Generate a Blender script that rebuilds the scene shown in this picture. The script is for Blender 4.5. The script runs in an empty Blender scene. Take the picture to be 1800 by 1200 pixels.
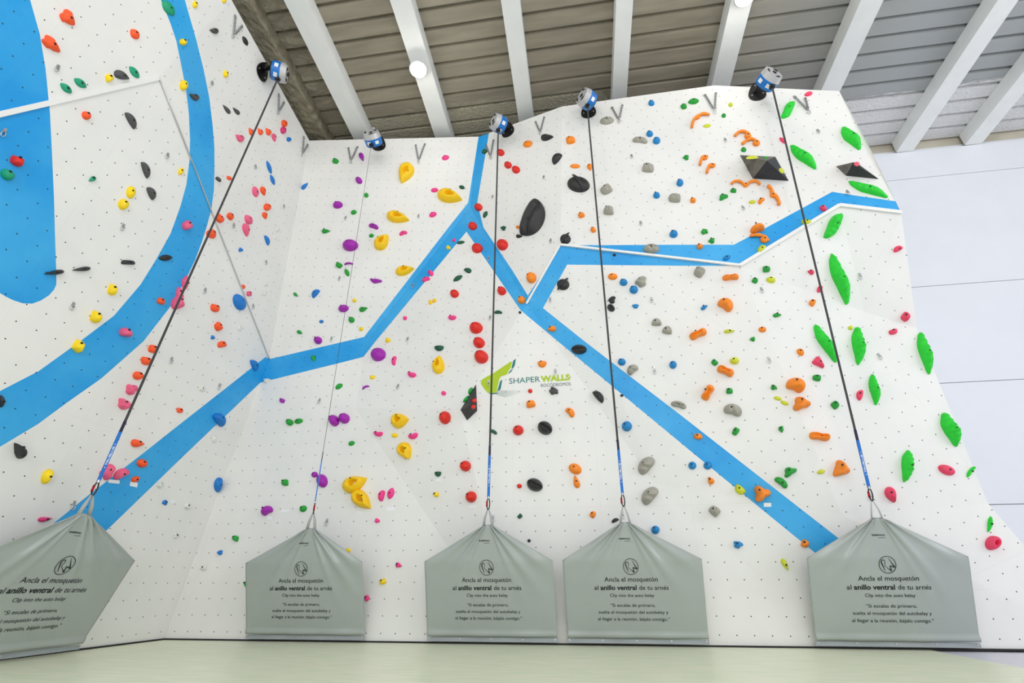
import bpy, bmesh, math, random
from math import sin, cos, pi, radians, sqrt, atan2
from mathutils import Vector, Matrix
from mathutils.bvhtree import BVHTree
sc = bpy.context.scene
COL = sc.collection

# ---------------------------------------------------------------- camera, light, exposure
F_PX = 845.9; PITCH = radians(26.71); YAW = radians(8.1); ROLL = radians(-0.165)
EYE = Vector((0, 0, 0.68))
cd = bpy.data.cameras.new('camera'); cam = bpy.data.objects.new('camera', cd); COL.objects.link(cam)
cd.sensor_width = 36; cd.lens = 36 * F_PX / 1800; cd.clip_start = .05; cd.clip_end = 200
cam.matrix_world = Matrix.Translation(EYE) @ Matrix.Rotation(YAW, 4, 'Z') @ Matrix.Rotation(pi/2 + PITCH, 4, 'X') @ Matrix.Rotation(ROLL, 4, 'Z')
sc.camera = cam
sc.view_settings.view_transform = 'Standard'; sc.view_settings.look = 'None'
sc.view_settings.gamma = 1; sc.view_settings.use_curve_mapping = False
sc.view_settings.exposure = 0.16
w = bpy.data.worlds.new('world'); sc.world = w; w.use_nodes = True
w.node_tree.nodes['Background'].inputs[0].default_value = (.97, .965, 1.0, 1)
w.node_tree.nodes['Background'].inputs[1].default_value = .86

def light(name, kind, loc, energy, color=(1, 1, 1), size=1, rot=(0, 0, 0), size_y=None, spread=None):
    l = bpy.data.lights.new(name, kind); l.energy = energy; l.color = color
    if kind == 'AREA':
        l.size = size
        if size_y: l.shape = 'RECTANGLE'; l.size_y = size_y
    else: l.shadow_soft_size = size
    o = bpy.data.objects.new(name, l); COL.objects.link(o); o.location = loc; o.rotation_euler = rot
    return o
# daylight from unseen windows on the right
light('window_daylight', 'AREA', (13.5, -1.0, 4.5), 330, (.86, .93, 1), 6, (0, radians(90), 0), 7)
light('rear_fill', 'AREA', (0.5, -8.0, 4.2), 330, (1, .97, .96), 9, (radians(82), 0, 0), 6)  # added unseen fill from behind the viewer, brightens the lower walls

# ---------------------------------------------------------------- pixel <-> place helpers
R_CAM = cam.matrix_world.to_3x3()
def ray(px, py):
    return (R_CAM @ Vector(((px - 900) / F_PX, (600 - py) / F_PX, -1))).normalized()
def atY(px, py, Y):
    r = ray(px, py); return EYE + r * (Y / r.y)
def atX(px, py, X):
    r = ray(px, py); return EYE + r * (X / r.x)
def atZ(px, py, Z):
    r = ray(px, py); return EYE + r * ((Z - EYE.z) / r.z)
R_INV = R_CAM.inverted()
def pix(P):
    v = R_INV @ (P - EYE); return (900 - F_PX * v.x / v.z, 600 + F_PX * v.y / v.z)

# ---------------------------------------------------------------- materials
def lin(c):
    return tuple(((x / 255) / 12.92 if x <= 10 else ((x / 255 + .055) / 1.055) ** 2.4) for x in c)
def mat(name, rgb, rough=.5, metal=0, noise=0, nscale=8, bump=0, bscale=40, spec=.5):
    m = bpy.data.materials.new(name); m.use_nodes = True; nt = m.node_tree; b = nt.nodes['Principled BSDF']
    c = (*lin(rgb), 1); b.inputs['Base Color'].default_value = c
    b.inputs['Roughness'].default_value = rough; b.inputs['Metallic'].default_value = metal
    b.inputs['Specular IOR Level'].default_value = spec
    tc = nt.nodes.new('ShaderNodeTexCoord')
    if noise:
        n = nt.nodes.new('ShaderNodeTexNoise'); n.inputs['Scale'].default_value = nscale; n.inputs['Detail'].default_value = 5
        nt.links.new(tc.outputs['Object'], n.inputs['Vector'])
        r = nt.nodes.new('ShaderNodeMapRange'); r.inputs[1].default_value = .3; r.inputs[2].default_value = .7
        r.inputs[3].default_value = 1 - noise; r.inputs[4].default_value = 1 + noise * .4
        nt.links.new(n.outputs['Fac'], r.inputs[0])
        mx = nt.nodes.new('ShaderNodeVectorMath'); mx.operation = 'SCALE'; mx.inputs[0].default_value = c[:3]
        nt.links.new(r.outputs[0], mx.inputs['Scale']); nt.links.new(mx.outputs[0], b.inputs['Base Color'])
    if bump:
        n = nt.nodes.new('ShaderNodeTexNoise'); n.inputs['Scale'].default_value = bscale; n.inputs['Detail'].default_value = 4
        nt.links.new(tc.outputs['Object'], n.inputs['Vector'])
        bp = nt.nodes.new('ShaderNodeBump'); bp.inputs['Strength'].default_value = bump; bp.inputs['Distance'].default_value = .02
        nt.links.new(n.outputs['Fac'], bp.inputs['Height']); nt.links.new(bp.outputs[0], b.inputs['Normal'])
    return m
def wall_paint(name, rgb, rgb2, rough=.5, smudge=.06):
    """painted plywood with a 20 cm grid of bolt holes, faint panel joints and chalk smudges"""
    m = bpy.data.materials.new(name); m.use_nodes = True; nt = m.node_tree; b = nt.nodes['Principled BSDF']
    N = nt.nodes.new; K = nt.links.new
    uv = N('ShaderNodeUVMap'); uv.uv_map = 'grid'
    add = N('ShaderNodeVectorMath'); add.operation = 'ADD'; add.inputs[1].default_value = (.5, .5, 0); K(uv.outputs[0], add.inputs[0])
    fr = N('ShaderNodeVectorMath'); fr.operation = 'FRACTION'; K(add.outputs[0], fr.inputs[0])
    sb = N('ShaderNodeVectorMath'); sb.operation = 'SUBTRACT'; sb.inputs[1].default_value = (.5, .5, 0); K(fr.outputs[0], sb.inputs[0])
    ln = N('ShaderNodeVectorMath'); ln.operation = 'LENGTH'; K(sb.outputs[0], ln.inputs[0])
    hole = N('ShaderNodeMath'); hole.operation = 'LESS_THAN'; hole.inputs[1].default_value = .036; K(ln.outputs['Value'], hole.inputs[0])
    # panel joints every 12 x 6 holes
    dv = N('ShaderNodeVectorMath'); dv.operation = 'DIVIDE'; dv.inputs[1].default_value = (6, 12, 1)
    ad2 = N('ShaderNodeVectorMath'); ad2.operation = 'ADD'; ad2.inputs[1].default_value = (.5, .5, 0)
    K(uv.outputs[0], ad2.inputs[0]); K(ad2.outputs[0], dv.inputs[0])
    f2 = N('ShaderNodeVectorMath'); f2.operation = 'FRACTION'; K(dv.outputs[0], f2.inputs[0])
    sx = N('ShaderNodeSeparateXYZ'); K(f2.outputs[0], sx.inputs[0])
    lx = N('ShaderNodeMath'); lx.operation = 'LESS_THAN'; lx.inputs[1].default_value = .0028; K(sx.outputs[0], lx.inputs[0])
    ly = N('ShaderNodeMath'); ly.operation = 'LESS_THAN'; ly.inputs[1].default_value = .0014; K(sx.outputs[1], ly.inputs[0])
    mxj = N('ShaderNodeMath'); mxj.operation = 'MAXIMUM'; K(lx.outputs[0], mxj.inputs[0]); K(ly.outputs[0], mxj.inputs[1])
    tc = N('ShaderNodeTexCoord'); n1 = N('ShaderNodeTexNoise'); n1.inputs['Scale'].default_value = .9; n1.inputs['Detail'].default_value = 6; n1.inputs['Roughness'].default_value = .6
    K(tc.outputs['Object'], n1.inputs['Vector'])
    mr = N('ShaderNodeMapRange'); mr.inputs[1].default_value = .35; mr.inputs[2].default_value = .7; K(n1.outputs['Fac'], mr.inputs[0])
    mix = N('ShaderNodeMix'); mix.data_type = 'RGBA'; mix.inputs[6].default_value = (*lin(rgb), 1); mix.inputs[7].default_value = (*lin(rgb2), 1); K(mr.outputs[0], mix.inputs[0])
    jm = N('ShaderNodeMix'); jm.data_type = 'RGBA'; jm.blend_type = 'MULTIPLY'; K(mix.outputs[2], jm.inputs[6]); jm.inputs[7].default_value = (.9, .9, .9, 1); K(mxj.outputs[0], jm.inputs[0])
    hm = N('ShaderNodeMix'); hm.data_type = 'RGBA'; K(jm.outputs[2], hm.inputs[6]); hm.inputs[7].default_value = (.012, .012, .014, 1); K(hole.outputs[0], hm.inputs[0])
    K(hm.outputs[2], b.inputs['Base Color']); b.inputs['Roughness'].default_value = rough
    n2 = N('ShaderNodeTexNoise'); n2.inputs['Scale'].default_value = 60; K(tc.outputs['Object'], n2.inputs['Vector'])
    bp = N('ShaderNodeBump'); bp.inputs['Strength'].default_value = .06; bp.inputs['Distance'].default_value = .004; K(n2.outputs['Fac'], bp.inputs['Height']); K(bp.outputs[0], b.inputs['Normal'])
    return m
M_WHITE = wall_paint('white_wall_paint', (236, 236, 233), (228, 229, 227))
M_BLUE = wall_paint('blue_wall_paint', (4, 152, 226), (58, 174, 234), .42)
M_EDGE = mat('plywood_edge', (205, 195, 175), .7)
M_TRIM = mat('white_trim', (238, 238, 236), .4)
M_STEEL = mat('steel', (200, 202, 204), .3, .85)
M_ZINC = mat('zinc_chain', (168, 170, 172), .35, .7)
M_BLACK = mat('black_steel', (16, 16, 18), .4)
M_HOLE = mat('bolt_dark', (14, 14, 15), .6)
M_BEAM = mat('beam_paint', (232, 234, 232), .55, 0, .04, 3, .25, 6)

# ---------------------------------------------------------------- object helpers
def mesh_obj(name, verts, faces, materials, parent=None, smooth=False):
    me = bpy.data.meshes.new(name); me.from_pydata([tuple(v) for v in verts], [], faces); me.update()
    for m in (materials if isinstance(materials, (list, tuple)) else [materials]): me.materials.append(m)
    if smooth:
        for p in me.polygons: p.use_smooth = True
    o = bpy.data.objects.new(name, me); COL.objects.link(o)
    if parent: o.parent = parent
    return o
def bm_obj(name, bm, materials, parent=None, smooth=False):
    me = bpy.data.meshes.new(name); bm.normal_update(); bm.to_mesh(me); bm.free()
    for m in (materials if isinstance(materials, (list, tuple)) else [materials]): me.materials.append(m)
    if smooth:
        for p in me.polygons: p.use_smooth = True
    o = bpy.data.objects.new(name, me); COL.objects.link(o)
    if parent: o.parent = parent
    return o
def tag(o, label=None, cat=None, group=None, kind=None):
    if label: o['label'] = label
    if cat: o['category'] = cat
    if group: o['group'] = group
    if kind: o['kind'] = kind
    return o
def empty(name, loc):
    o = bpy.data.objects.new(name, None); o.empty_display_size = .1; COL.objects.link(o); o.location = loc
    return o
def add_box(bm, c, dx, dy, dz, M=None):
    vs = []
    for x in (-.5, .5):
        for y in (-.5, .5):
            for z in (-.5, .5):
                v = Vector((x * dx, y * dy, z * dz))
                if M: v = M @ v
                vs.append(bm.verts.new(Vector(c) + v))
    for f in ((0, 1, 3, 2), (4, 6, 7, 5), (0, 4, 5, 1), (2, 3, 7, 6), (0, 2, 6, 4), (1, 5, 7, 3)):
        bm.faces.new([vs[i] for i in f])
def frame(n, up=Vector((0, 0, 1))):
    n = n.normalized(); x = up.cross(n)
    if x.length < 1e-4: x = Vector((1, 0, 0))
    x.normalize(); y = n.cross(x); M = Matrix((x, y, n)).transposed(); return M
def add_tube(bm, pts, radii, seg=8, closed=False, flat=1.0, caps=True):
    n = len(pts); rings = []; prev = None
    for i, p in enumerate(pts):
        a = pts[i - 1] if (i > 0 or closed) else pts[i]; b = pts[(i + 1) % n] if (i < n - 1 or closed) else pts[i]
        t = (Vector(b) - Vector(a)).normalized()
        if prev is None:
            u = t.orthogonal().normalized()
        else:
            u = (prev - t * prev.dot(t)).normalized()
        prev = u; v = t.cross(u); r = radii[i] if hasattr(radii, '__len__') else radii
        rings.append([bm.verts.new(Vector(p) + u * cos(2 * pi * k / seg) * r + v * sin(2 * pi * k / seg) * r * flat) for k in range(seg)])
    for i in range(n - (0 if closed else 1)):
        A, B = rings[i], rings[(i + 1) % n]
        for k in range(seg):
            bm.faces.new((A[k], A[(k + 1) % seg], B[(k + 1) % seg], B[k]))
    if caps and not closed:
        bm.faces.new(list(reversed(rings[0]))); bm.faces.new(rings[-1])
def add_cyl(bm, c, axis, r, h, seg=16, r2=None):
    M = frame(Vector(axis)); r2 = r if r2 is None else r2; c = Vector(c)
    A = [bm.verts.new(c + M @ Vector((cos(2 * pi * k / seg) * r, sin(2 * pi * k / seg) * r, -h / 2))) for k in range(seg)]
    B = [bm.verts.new(c + M @ Vector((cos(2 * pi * k / seg) * r2, sin(2 * pi * k / seg) * r2, h / 2))) for k in range(seg)]
    for k in range(seg): bm.faces.new((A[k], A[(k + 1) % seg], B[(k + 1) % seg], B[k]))
    bm.faces.new(list(reversed(A))); bm.faces.new(B)
def inpoly(x, y, P):
    c = False; j = len(P) - 1
    for i in range(len(P)):
        xi, yi = P[i]; xj, yj = P[j]
        if (yi > y) != (yj > y) and x < (xj - xi) * (y - yi) / (yj - yi) + xi: c = not c
        j = i
    return c

# ---------------------------------------------------------------- the climbing wall's facets
V = {}
def vy(k, x, y, Y): V[k] = atY(x, y, Y)
vy('c0', 544, 247, 6.50); vy('c1', 473, 632, 7.15); vy('c2', 458, 672, 7.13); V['c3'] = atZ(288, 1124, 0)
vy('a0', 843, 240, 6.95); vy('a1', 826, 364, 7.12); vy('a2', 643, 602, 7.28)
vy('n1', 625, 718, 7.10); vy('n2', 808, 718, 6.86); vy('n3', 926, 534, 6.84); V['pf'] = atZ(902, 1132, 0)
vy('s0', 988, 187, 6.35); vy('s1', 985, 431, 6.57)
vy('t1', 1255, 150, 6.12); vy('t2', 1475, 160, 6.0); vy('t3', 1530, 262, 6.06)
vy('e1', 1584, 374, 6.17); vy('u1', 1300, 467, 6.38); vy('u2', 1475, 361, 6.2)
vy('v2', 1520, 548, 6.70); vy('v3', 1612, 577, 6.76); vy('w0', 1737, 885, 6.98)
vy('mA', 1150, 850, 7.03); vy('mB', 1480, 905, 6.88)
FOOT_Y = V['pf'].y
V['f1'] = atZ(1150, 1134, 0); V['f2'] = atZ(1480, 1139.5, 0); V['f3'] = Vector((5.62, 7.06, 0))
V['f0'] = atZ(600, 1126, 0)
# left wall
V['LA'] = EYE + Vector((-5.24, 3.44, 6.03)); d = EYE + Vector((-5.46, 2.49, 4.16)) - V['LA']
V['LB'] = V['LA'] + d * 2.6
V['LF'] = Vector((-5.84, -1.2, 0)); V['LG'] = atZ(0, 1160, 0)
V['LT'] = atX(407, 0, -5.0); V['LU'] = Vector((-5.0, -1.2, V['LT'].z + .12)); V['LC'] = Vector((-5.7, -1.2, V['LB'].z - .6))
FACETS = [  # group, vertices
 ('L', 'LB LA c1'), ('L', 'LB c1 c2'), ('L', 'LB c2 c3 '), ('L', 'LB c3 LG'), ('L', 'LB LG LF'), ('L', 'LC LB LF'),
 ('LU', 'LA c0 c1'), ('LU', 'LA LT c0'), ('LU', 'LA LU LT'), ('LU', 'LA LB LU'), ('LU', 'LB LC LU'),
 ('M', 'c0 a0 a1'), ('M', 'c1 c0 a1'), ('M', 'c1 a1 a2'),
 ('Q', 'c1 a2 n1'), ('Q', 'c2 c1 n1'), ('Q', 'c3 c2 n1'), ('Q', 'c3 n1 pf'),
 ('N', 'a2 a1 n3'), ('N', 'a2 n3 n2'), ('N', 'n1 a2 n2'), ('P', 'n1 n2 pf'),
 ('S', 'a0 s0 s1'), ('S', 'a1 a0 s1'), ('S', 'a1 s1 n3'),
 ('T', 's0 t1 u1'), ('T', 's1 s0 u1'), ('T', 't1 t2 u2'), ('T', 't1 u2 u1'), ('T', 't2 t3 e1'), ('T', 't2 e1 u2'),
 ('U', 'u1 u2 v2'), ('U', 'u2 e1 v2'), ('U', 'e1 v3 v2'),
 ('V2', 'n3 s1 mA'), ('V2', 's1 u1 mA'), ('V2', 'u1 mB mA'), ('V2', 'u1 v2 mB'), ('R', 'n2 n3 mA'),
 ('W', 'v2 v3 w0'), ('W', 'v2 w0 mB'), ('W', 'mB w0 f3'), ('V', 'mB f3 f2'),
 ('R', 'n2 mA pf'), ('R', 'pf mA f1'), ('R', 'mA mB f2'), ('R', 'mA f2 f1')]
GRID = {  # one known bolt hole (pixel) and the grid's turn in the panel's own plane
 'L': (162, 1122.5, 0), 'LU': (142.5, 30, 0), 'M': (669.3, 287.4, -2), 'Q': (393.8, 873.3, 0), 'N': (758.3, 498.3, -33.5), 'P': (647, 732.5, 8),
 'S': (944, 262.5, -5), 'T': (1097, 245, 25), 'U': (1402, 421, -32), 'V2': (1345.3, 612, -45.8), 'W': (1580, 636, 20.6), 'R': (914.7, 880, 0), 'V': (1249.5, 1018.7, 0)}
PAINT = {
 'lobe': [(-400, -300), (40, -60), (53, 0), (70, 60), (80, 120), (88, 200), (92, 280), (95, 350), (97, 420), (99, 480), (99, 500), (95, 509), (86, 519), (72, 528), (57, 533.5), (40, 533), (22, 527), (10, 521), (0, 515), (-40, 485), (-120, 400), (-400, 200)],
 'arc': [(260, -60), (283, 0), (300, 42), (310, 72), (320, 122), (327, 158), (332, 200), (334, 245), (333, 283), (327.5, 325), (317, 363), (300, 410), (275, 455), (247, 500), (200, 555), (143, 598), (68, 652), (0, 687), (-200, 765), (-200, 880), (0, 785), (67, 745), (117, 708), (178, 665), (252, 600), (300, 538), (328, 488), (343, 457), (355, 425), (363.5, 398), (371.7, 367), (376, 335), (377, 300), (377, 260), (374, 222), (368, 172), (358, 122), (345, 70), (325, 0), (300, -60)],
 'band': [(85, 927), (153, 872), (247, 800), (300, 758), (467, 627), (473, 631), (640, 592), (788, 400), (823, 356), (842, 236), (861, 225), (839, 356), (850, 400), (900, 474), (929, 521), (1028, 600), (1102, 657), (1200, 732), (1287, 800), (1482, 952), (1600, 1044), (1530, 1055), (1436, 974), (1223, 800), (1078, 680), (981, 600), (915, 545), (900, 523), (820, 407), (743, 500), (660, 600), (639, 627), (600, 637), (458, 672), (325, 799), (177, 942), (120, 985), (60, 948)],
 'ridge': [(987, 431), (1200, 430), (1290, 430), (1345, 401), (1463, 337), (1500, 343), (1577, 354), (1592, 378), (1584, 375), (1475, 361), (1300, 467), (1200, 467), (997, 465), (954, 542), (930, 521), (928, 519)]}
def group_basis(g):
    n = Vector((0, 0, 0))
    for k, s in FACETS:
        if k == g:
            a, b, c = [V[x] for x in s.split()]; n += (b - a).cross(c - a)
    n.normalize()
    if n.dot(EYE - V[[s for k, s in FACETS if k == g][0].split()[0]]) < 0: n = -n
    h = Vector((0, 0, 1)).cross(n).normalized(); v = n.cross(h)
    return n, h, v
BV_V, BV_F, BV_N = [], [], []
for g, s in FACETS:
    i = len(BV_V); a, b, c = [V[x] for x in s.split()]; BV_V += [a, b, c]; BV_F.append((i, i + 1, i + 2))
BVH = BVHTree.FromPolygons([tuple(v) for v in BV_V], BV_F)
def hit(px, py):
    r = ray(px, py); loc, nrm, idx, dist = BVH.ray_cast(EYE, r)
    if loc is None: return None, None
    if nrm.dot(r) > 0: nrm = -nrm
    return loc, nrm
def build_wall(name, groups, paints):
    bm = bmesh.new(); uvl = bm.loops.layers.uv.new('grid'); vmap = {}; gl = bm.faces.layers.int.new('g')
    gs = list(GRID)
    for g, s in FACETS:
        if g not in groups: continue
        vs = []
        for k in s.split():
            if k not in vmap: vmap[k] = bm.verts.new(V[k])
            vs.append(vmap[k])
        a, b, c = [V[x] for x in s.split()]
        if (b - a).cross(c - a).dot(EYE - a) < 0: vs.reverse()
        f = bm.faces.new(vs); f[gl] = gs.index(g)
    for pn in paints:
        P = PAINT[pn]
        for i in range(len(P)):
            p, q = P[i], P[(i + 1) % len(P)]
            n = ray(*p).cross(ray(*q))
            if n.length < 1e-7: continue
            n.normalize(); L = sqrt((p[0] - q[0]) ** 2 + (p[1] - q[1]) ** 2)
            fs = []
            for f in bm.faces:
                pts = []
                for v in f.verts:
                    w_ = R_INV @ (v.co - EYE)
                    if w_.z > -.05: pts = None; break
                    pts.append(pix(v.co))
                if pts is None: fs.append(f); continue
                # extents along the segment direction
                ux, uy = (q[0] - p[0]) / L, (q[1] - p[1]) / L
                t = [(a[0] - p[0]) * ux + (a[1] - p[1]) * uy for a in pts]
                if max(t) > 0 and min(t) < L: fs.append(f)
            geom = list({e for f in fs for e in f.edges} | {v for f in fs for v in f.verts}) + fs
            if fs: bmesh.ops.bisect_plane(bm, geom=geom, plane_co=EYE, plane_no=n, dist=1e-5)
    for f in bm.faces:
        c = f.calc_center_median(); x, y = pix(c)
        f.material_index = 0
        if (R_INV @ (c - EYE)).z < 0 and any(inpoly(x, y, PAINT[p]) for p in paints): f.material_index = 1
        g = gs[f[gl]]; n, h, v = BASIS[g]; O = ORI[g]; r = radians(GRID[g][2])
        A = h * cos(r) + v * sin(r); B = -h * sin(r) + v * cos(r)
        for l in f.loops:
            d_ = l.vert.co - O; l[uvl].uv = (d_.dot(A) / .2, d_.dot(B) / .2)
    o = bm_obj(name, bm, [M_WHITE, M_BLUE, M_EDGE]); tag(o, kind='structure')
    if name == 'wall_left':
        md = o.modifiers.new('thickness', 'SOLIDIFY'); md.thickness = .03; md.offset = -1; md.material_offset_rim = 0
    return o
BASIS = {g: group_basis(g) for g in GRID}
ORI = {}
for g, (x, y, r) in GRID.items():
    l, n = hit(x, y); ORI[g] = l
build_wall('wall_left', ('L', 'LU'), ('lobe', 'arc', 'band'))
build_wall('wall_back', ('M', 'Q', 'N', 'P', 'S', 'T', 'U', 'V2', 'W', 'R', 'V'), ('band', 'ridge'))
# ---------------------------------------------------------------- hall: floor, rear wall, roof
def floor_mat():
    m = mat('green_mat', (190, 197, 172), .34, 0, 0, 4); nt = m.node_tree; b = nt.nodes['Principled BSDF']
    tc = nt.nodes.new('ShaderNodeTexCoord'); mp = nt.nodes.new('ShaderNodeMapping'); mp.inputs['Scale'].default_value = (1.2, 6, 1)
    nt.links.new(tc.outputs['Object'], mp.inputs[0]); n = nt.nodes.new('ShaderNodeTexNoise'); n.inputs['Scale'].default_value = 2.2; n.inputs['Detail'].default_value = 7
    nt.links.new(mp.outputs[0], n.inputs['Vector']); cr = nt.nodes.new('ShaderNodeValToRGB')
    cr.color_ramp.elements[0].position = .3; cr.color_ramp.elements[0].color = (*lin((220, 231, 198)), 1)
    cr.color_ramp.elements[1].position = .68; cr.color_ramp.elements[1].color = (*lin((240, 240, 216)), 1)
    nt.links.new(n.outputs['Fac'], cr.inputs[0]); nt.links.new(cr.outputs[0], b.inputs['Base Color']); return m
bm = bmesh.new(); add_box(bm, (-1.2, 2.9, -.03), 9.92, 12, .06)
o = bm_obj('floor', bm, floor_mat()); tag(o, kind='structure')
bm = bmesh.new(); add_box(bm, (9.0, 2.9, -.045), 10.46, 12, .06)
o = bm_obj('floor', bm, mat('pale_floor', (222, 222, 232), .4, 0, .04)); tag(o, kind='structure')
# dark shadow gap trim where the wall panels meet the floor
def strip(name, pts, wd, ht, m, off=0):
    bm = bmesh.new()
    for a, b in zip(pts[:-1], pts[1:]):
        d_ = b - a; M = Matrix((d_.normalized(), Vector((0, 0, 1)).cross(d_).normalized(), Vector((0, 0, 1)))).transposed()
        add_box(bm, (a + b) / 2 + Vector((0, 0, ht / 2 + off)), d_.length, wd, ht, M)
    o = bm_obj(name, bm, m); tag(o, kind='structure'); return o
M_GAP = mat('rubber_gap', (20, 22, 24), .7)
t = Vector((0, -.012, 0))
strip('baseboard_back', [V['c3'] + t, V['pf'] + t, V['f2'] + t, V['f3'] + t, Vector((9.5, 7.0, 0))], .02, .018, M_GAP)
strip('baseboard_left', [V['LF'] + Vector((.012, 0, 0)), V['LG'] + Vector((.012, 0, 0)), V['c3'] + Vector((.012, 0, 0))], .02, .018, M_GAP)
# rear wall of precast panels
M_PANEL = mat('precast_panel', (226, 230, 236), .6, 0, .02, 2)
M_GROOVE = mat('precast_joint', (222, 226, 231), .8)
YB = 8.8
bm = bmesh.new(); zs = [0, 1.76, 3.78, 5.74, 8.42, 9.2]
for a, b in zip(zs[:-1], zs[1:]):
    add_box(bm, (3, YB + .1, (a + b) / 2), 22, .2, b - a - .012)
bmesh.ops.bevel(bm, geom=bm.edges[:], offset=.012, segments=1)
tag(bm_obj('wall_rear', bm, M_PANEL), kind='structure')
bm = bmesh.new(); add_box(bm, (3, YB + .16, 4.6), 22, .2, 9.4)
tag(bm_obj('wall_rear', bm, M_GROOVE), kind='structure')
bm = bmesh.new(); add_box(bm, (3, YB + .17, 9.5), 22, .2, 1.0)
tag(bm_obj('wall_rear', bm, mat('rear_ledge', (196, 190, 172), .8, 0, .1, 3)), kind='structure')
# roof
MS = .044; ZB = 8.525 + EYE.z
def roofz(y): return ZB + MS * (YB - y)
def roof_mat():
    m = bpy.data.materials.new('roof_sheet'); m.use_nodes = True; nt = m.node_tree; b = nt.nodes['Principled BSDF']; N = nt.nodes.new; K = nt.links.new
    tc = N('ShaderNodeTexCoord'); sp = N('ShaderNodeSeparateXYZ'); K(tc.outputs['Object'], sp.inputs[0])
    mp = N('ShaderNodeMapping'); mp.inputs['Scale'].default_value = (.5, 3.5, 1); K(tc.outputs['Object'], mp.inputs[0])
    n = N('ShaderNodeTexNoise'); n.inputs['Scale'].default_value = 1.6; n.inputs['Detail'].default_value = 8; K(mp.outputs[0], n.inputs['Vector'])
    cr = N('ShaderNodeValToRGB'); cr.color_ramp.elements[0].position = .3; cr.color_ramp.elements[0].color = (*lin((132, 126, 110)), 1)
    cr.color_ramp.elements[1].position = .7; cr.color_ramp.elements[1].color = (*lin((162, 153, 136)), 1); K(n.outputs['Fac'], cr.inputs[0])
    # bluish grey sheets to the right
    xr = N('ShaderNodeMapRange'); xr.inputs[1].default_value = 2.5; xr.inputs[2].default_value = 6.5; K(sp.outputs[0], xr.inputs[0])
    m1 = N('ShaderNodeMix'); m1.data_type = 'RGBA'; K(xr.outputs[0], m1.inputs[0]); K(cr.outputs[0], m1.inputs[6]); m1.inputs[7].default_value = (*lin((160, 164, 164)), 1)
    # sprayed foam near the rear wall and in the left bays
    n2 = N('ShaderNodeTexNoise'); n2.inputs['Scale'].default_value = 1.3; n2.inputs['Detail'].default_value = 9; n2.inputs['Roughness'].default_value = .7
    mp2 = N('ShaderNodeMapping'); mp2.inputs['Scale'].default_value = (.8, 2.5, 1); K(tc.outputs['Object'], mp2.inputs[0]); K(mp2.outputs[0], n2.inputs['Vector'])
    sh = N('ShaderNodeMapRange'); sh.inputs[1].default_value = .9; sh.inputs[2].default_value = 1.6; sh.inputs[4].default_value = .95; K(sp.outputs[0], sh.inputs[0])
    ysb = N('ShaderNodeMath'); ysb.operation = 'SUBTRACT'; K(sp.outputs[1], ysb.inputs[0]); K(sh.outputs[0], ysb.inputs[1])
    yr = N('ShaderNodeMapRange'); yr.inputs[1].default_value = 6.15; yr.inputs[2].default_value = 6.9; K(ysb.outputs[0], yr.inputs[0])
    xl = N('ShaderNodeMapRange'); xl.inputs[1].default_value = -3.9; xl.inputs[2].default_value = -4.6; K(sp.outputs[0], xl.inputs[0])
    mxm = N('ShaderNodeMath'); mxm.operation = 'MAXIMUM'; K(yr.outputs[0], mxm.inputs[0]); ml = N('ShaderNodeMath'); ml.operation = 'MULTIPLY'; ml.inputs[1].default_value = .55; K(xl.outputs[0], ml.inputs[0]); K(ml.outputs[0], mxm.inputs[1])
    ad = N('ShaderNodeMath'); ad.operation = 'ADD'; K(mxm.outputs[0], ad.inputs[0]); K(n2.outputs['Fac'], ad.inputs[1])
    th = N('ShaderNodeMapRange'); th.inputs[1].default_value = 1.0; th.inputs[2].default_value = 1.12; K(ad.outputs[0], th.inputs[0])
    fc = N('ShaderNodeMix'); fc.data_type = 'RGBA'; K(xr.outputs[0], fc.inputs[0]); fc.inputs[6].default_value = (*lin((176, 170, 150)), 1); fc.inputs[7].default_value = (*lin((226, 226, 226)), 1)
    m2 = N('ShaderNodeMix'); m2.data_type = 'RGBA'; K(th.outputs[0], m2.inputs[0]); K(m1.outputs[2], m2.inputs[6]); K(fc.outputs[2], m2.inputs[7])
    K(m2.outputs[2], b.inputs['Base Color']); b.inputs['Roughness'].default_value = .6
    n3 = N('ShaderNodeTexNoise'); n3.inputs['Scale'].default_value = 26; n3.inputs['Detail'].default_value = 6; K(tc.outputs['Object'], n3.inputs['Vector'])
    bm_ = N('ShaderNodeMath'); bm_.operation = 'MULTIPLY'; K(n3.outputs['Fac'], bm_.inputs[0]); K(th.outputs[0], bm_.inputs[1])
    bp = N('ShaderNodeBump'); bp.inputs['Strength'].default_value = .9; bp.inputs['Distance'].default_value = .05; K(bm_.outputs[0], bp.inputs['Height']); K(bp.outputs[0], b.inputs['Normal'])
    return m
prof = []; y = -3.0; pitch = .322
while y < 9.3:
    prof += [(y, 0), (y + .225, 0), (y + .25, .07), (y + .300, .07)]; y += pitch
verts, faces = [], []
for yy, dz in prof:
    z = roofz(yy) + .33 + dz
    verts += [(-6.6, yy, z), (14, yy, z)]
for i in range(len(prof) - 1): faces.append((2 * i, 2 * i + 1, 2 * i + 3, 2 * i + 2))
o = mesh_obj('ceiling', verts, faces, roof_mat()); tag(o, kind='structure')
o.modifiers.new('thickness', 'SOLIDIFY').thickness = .02
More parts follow.
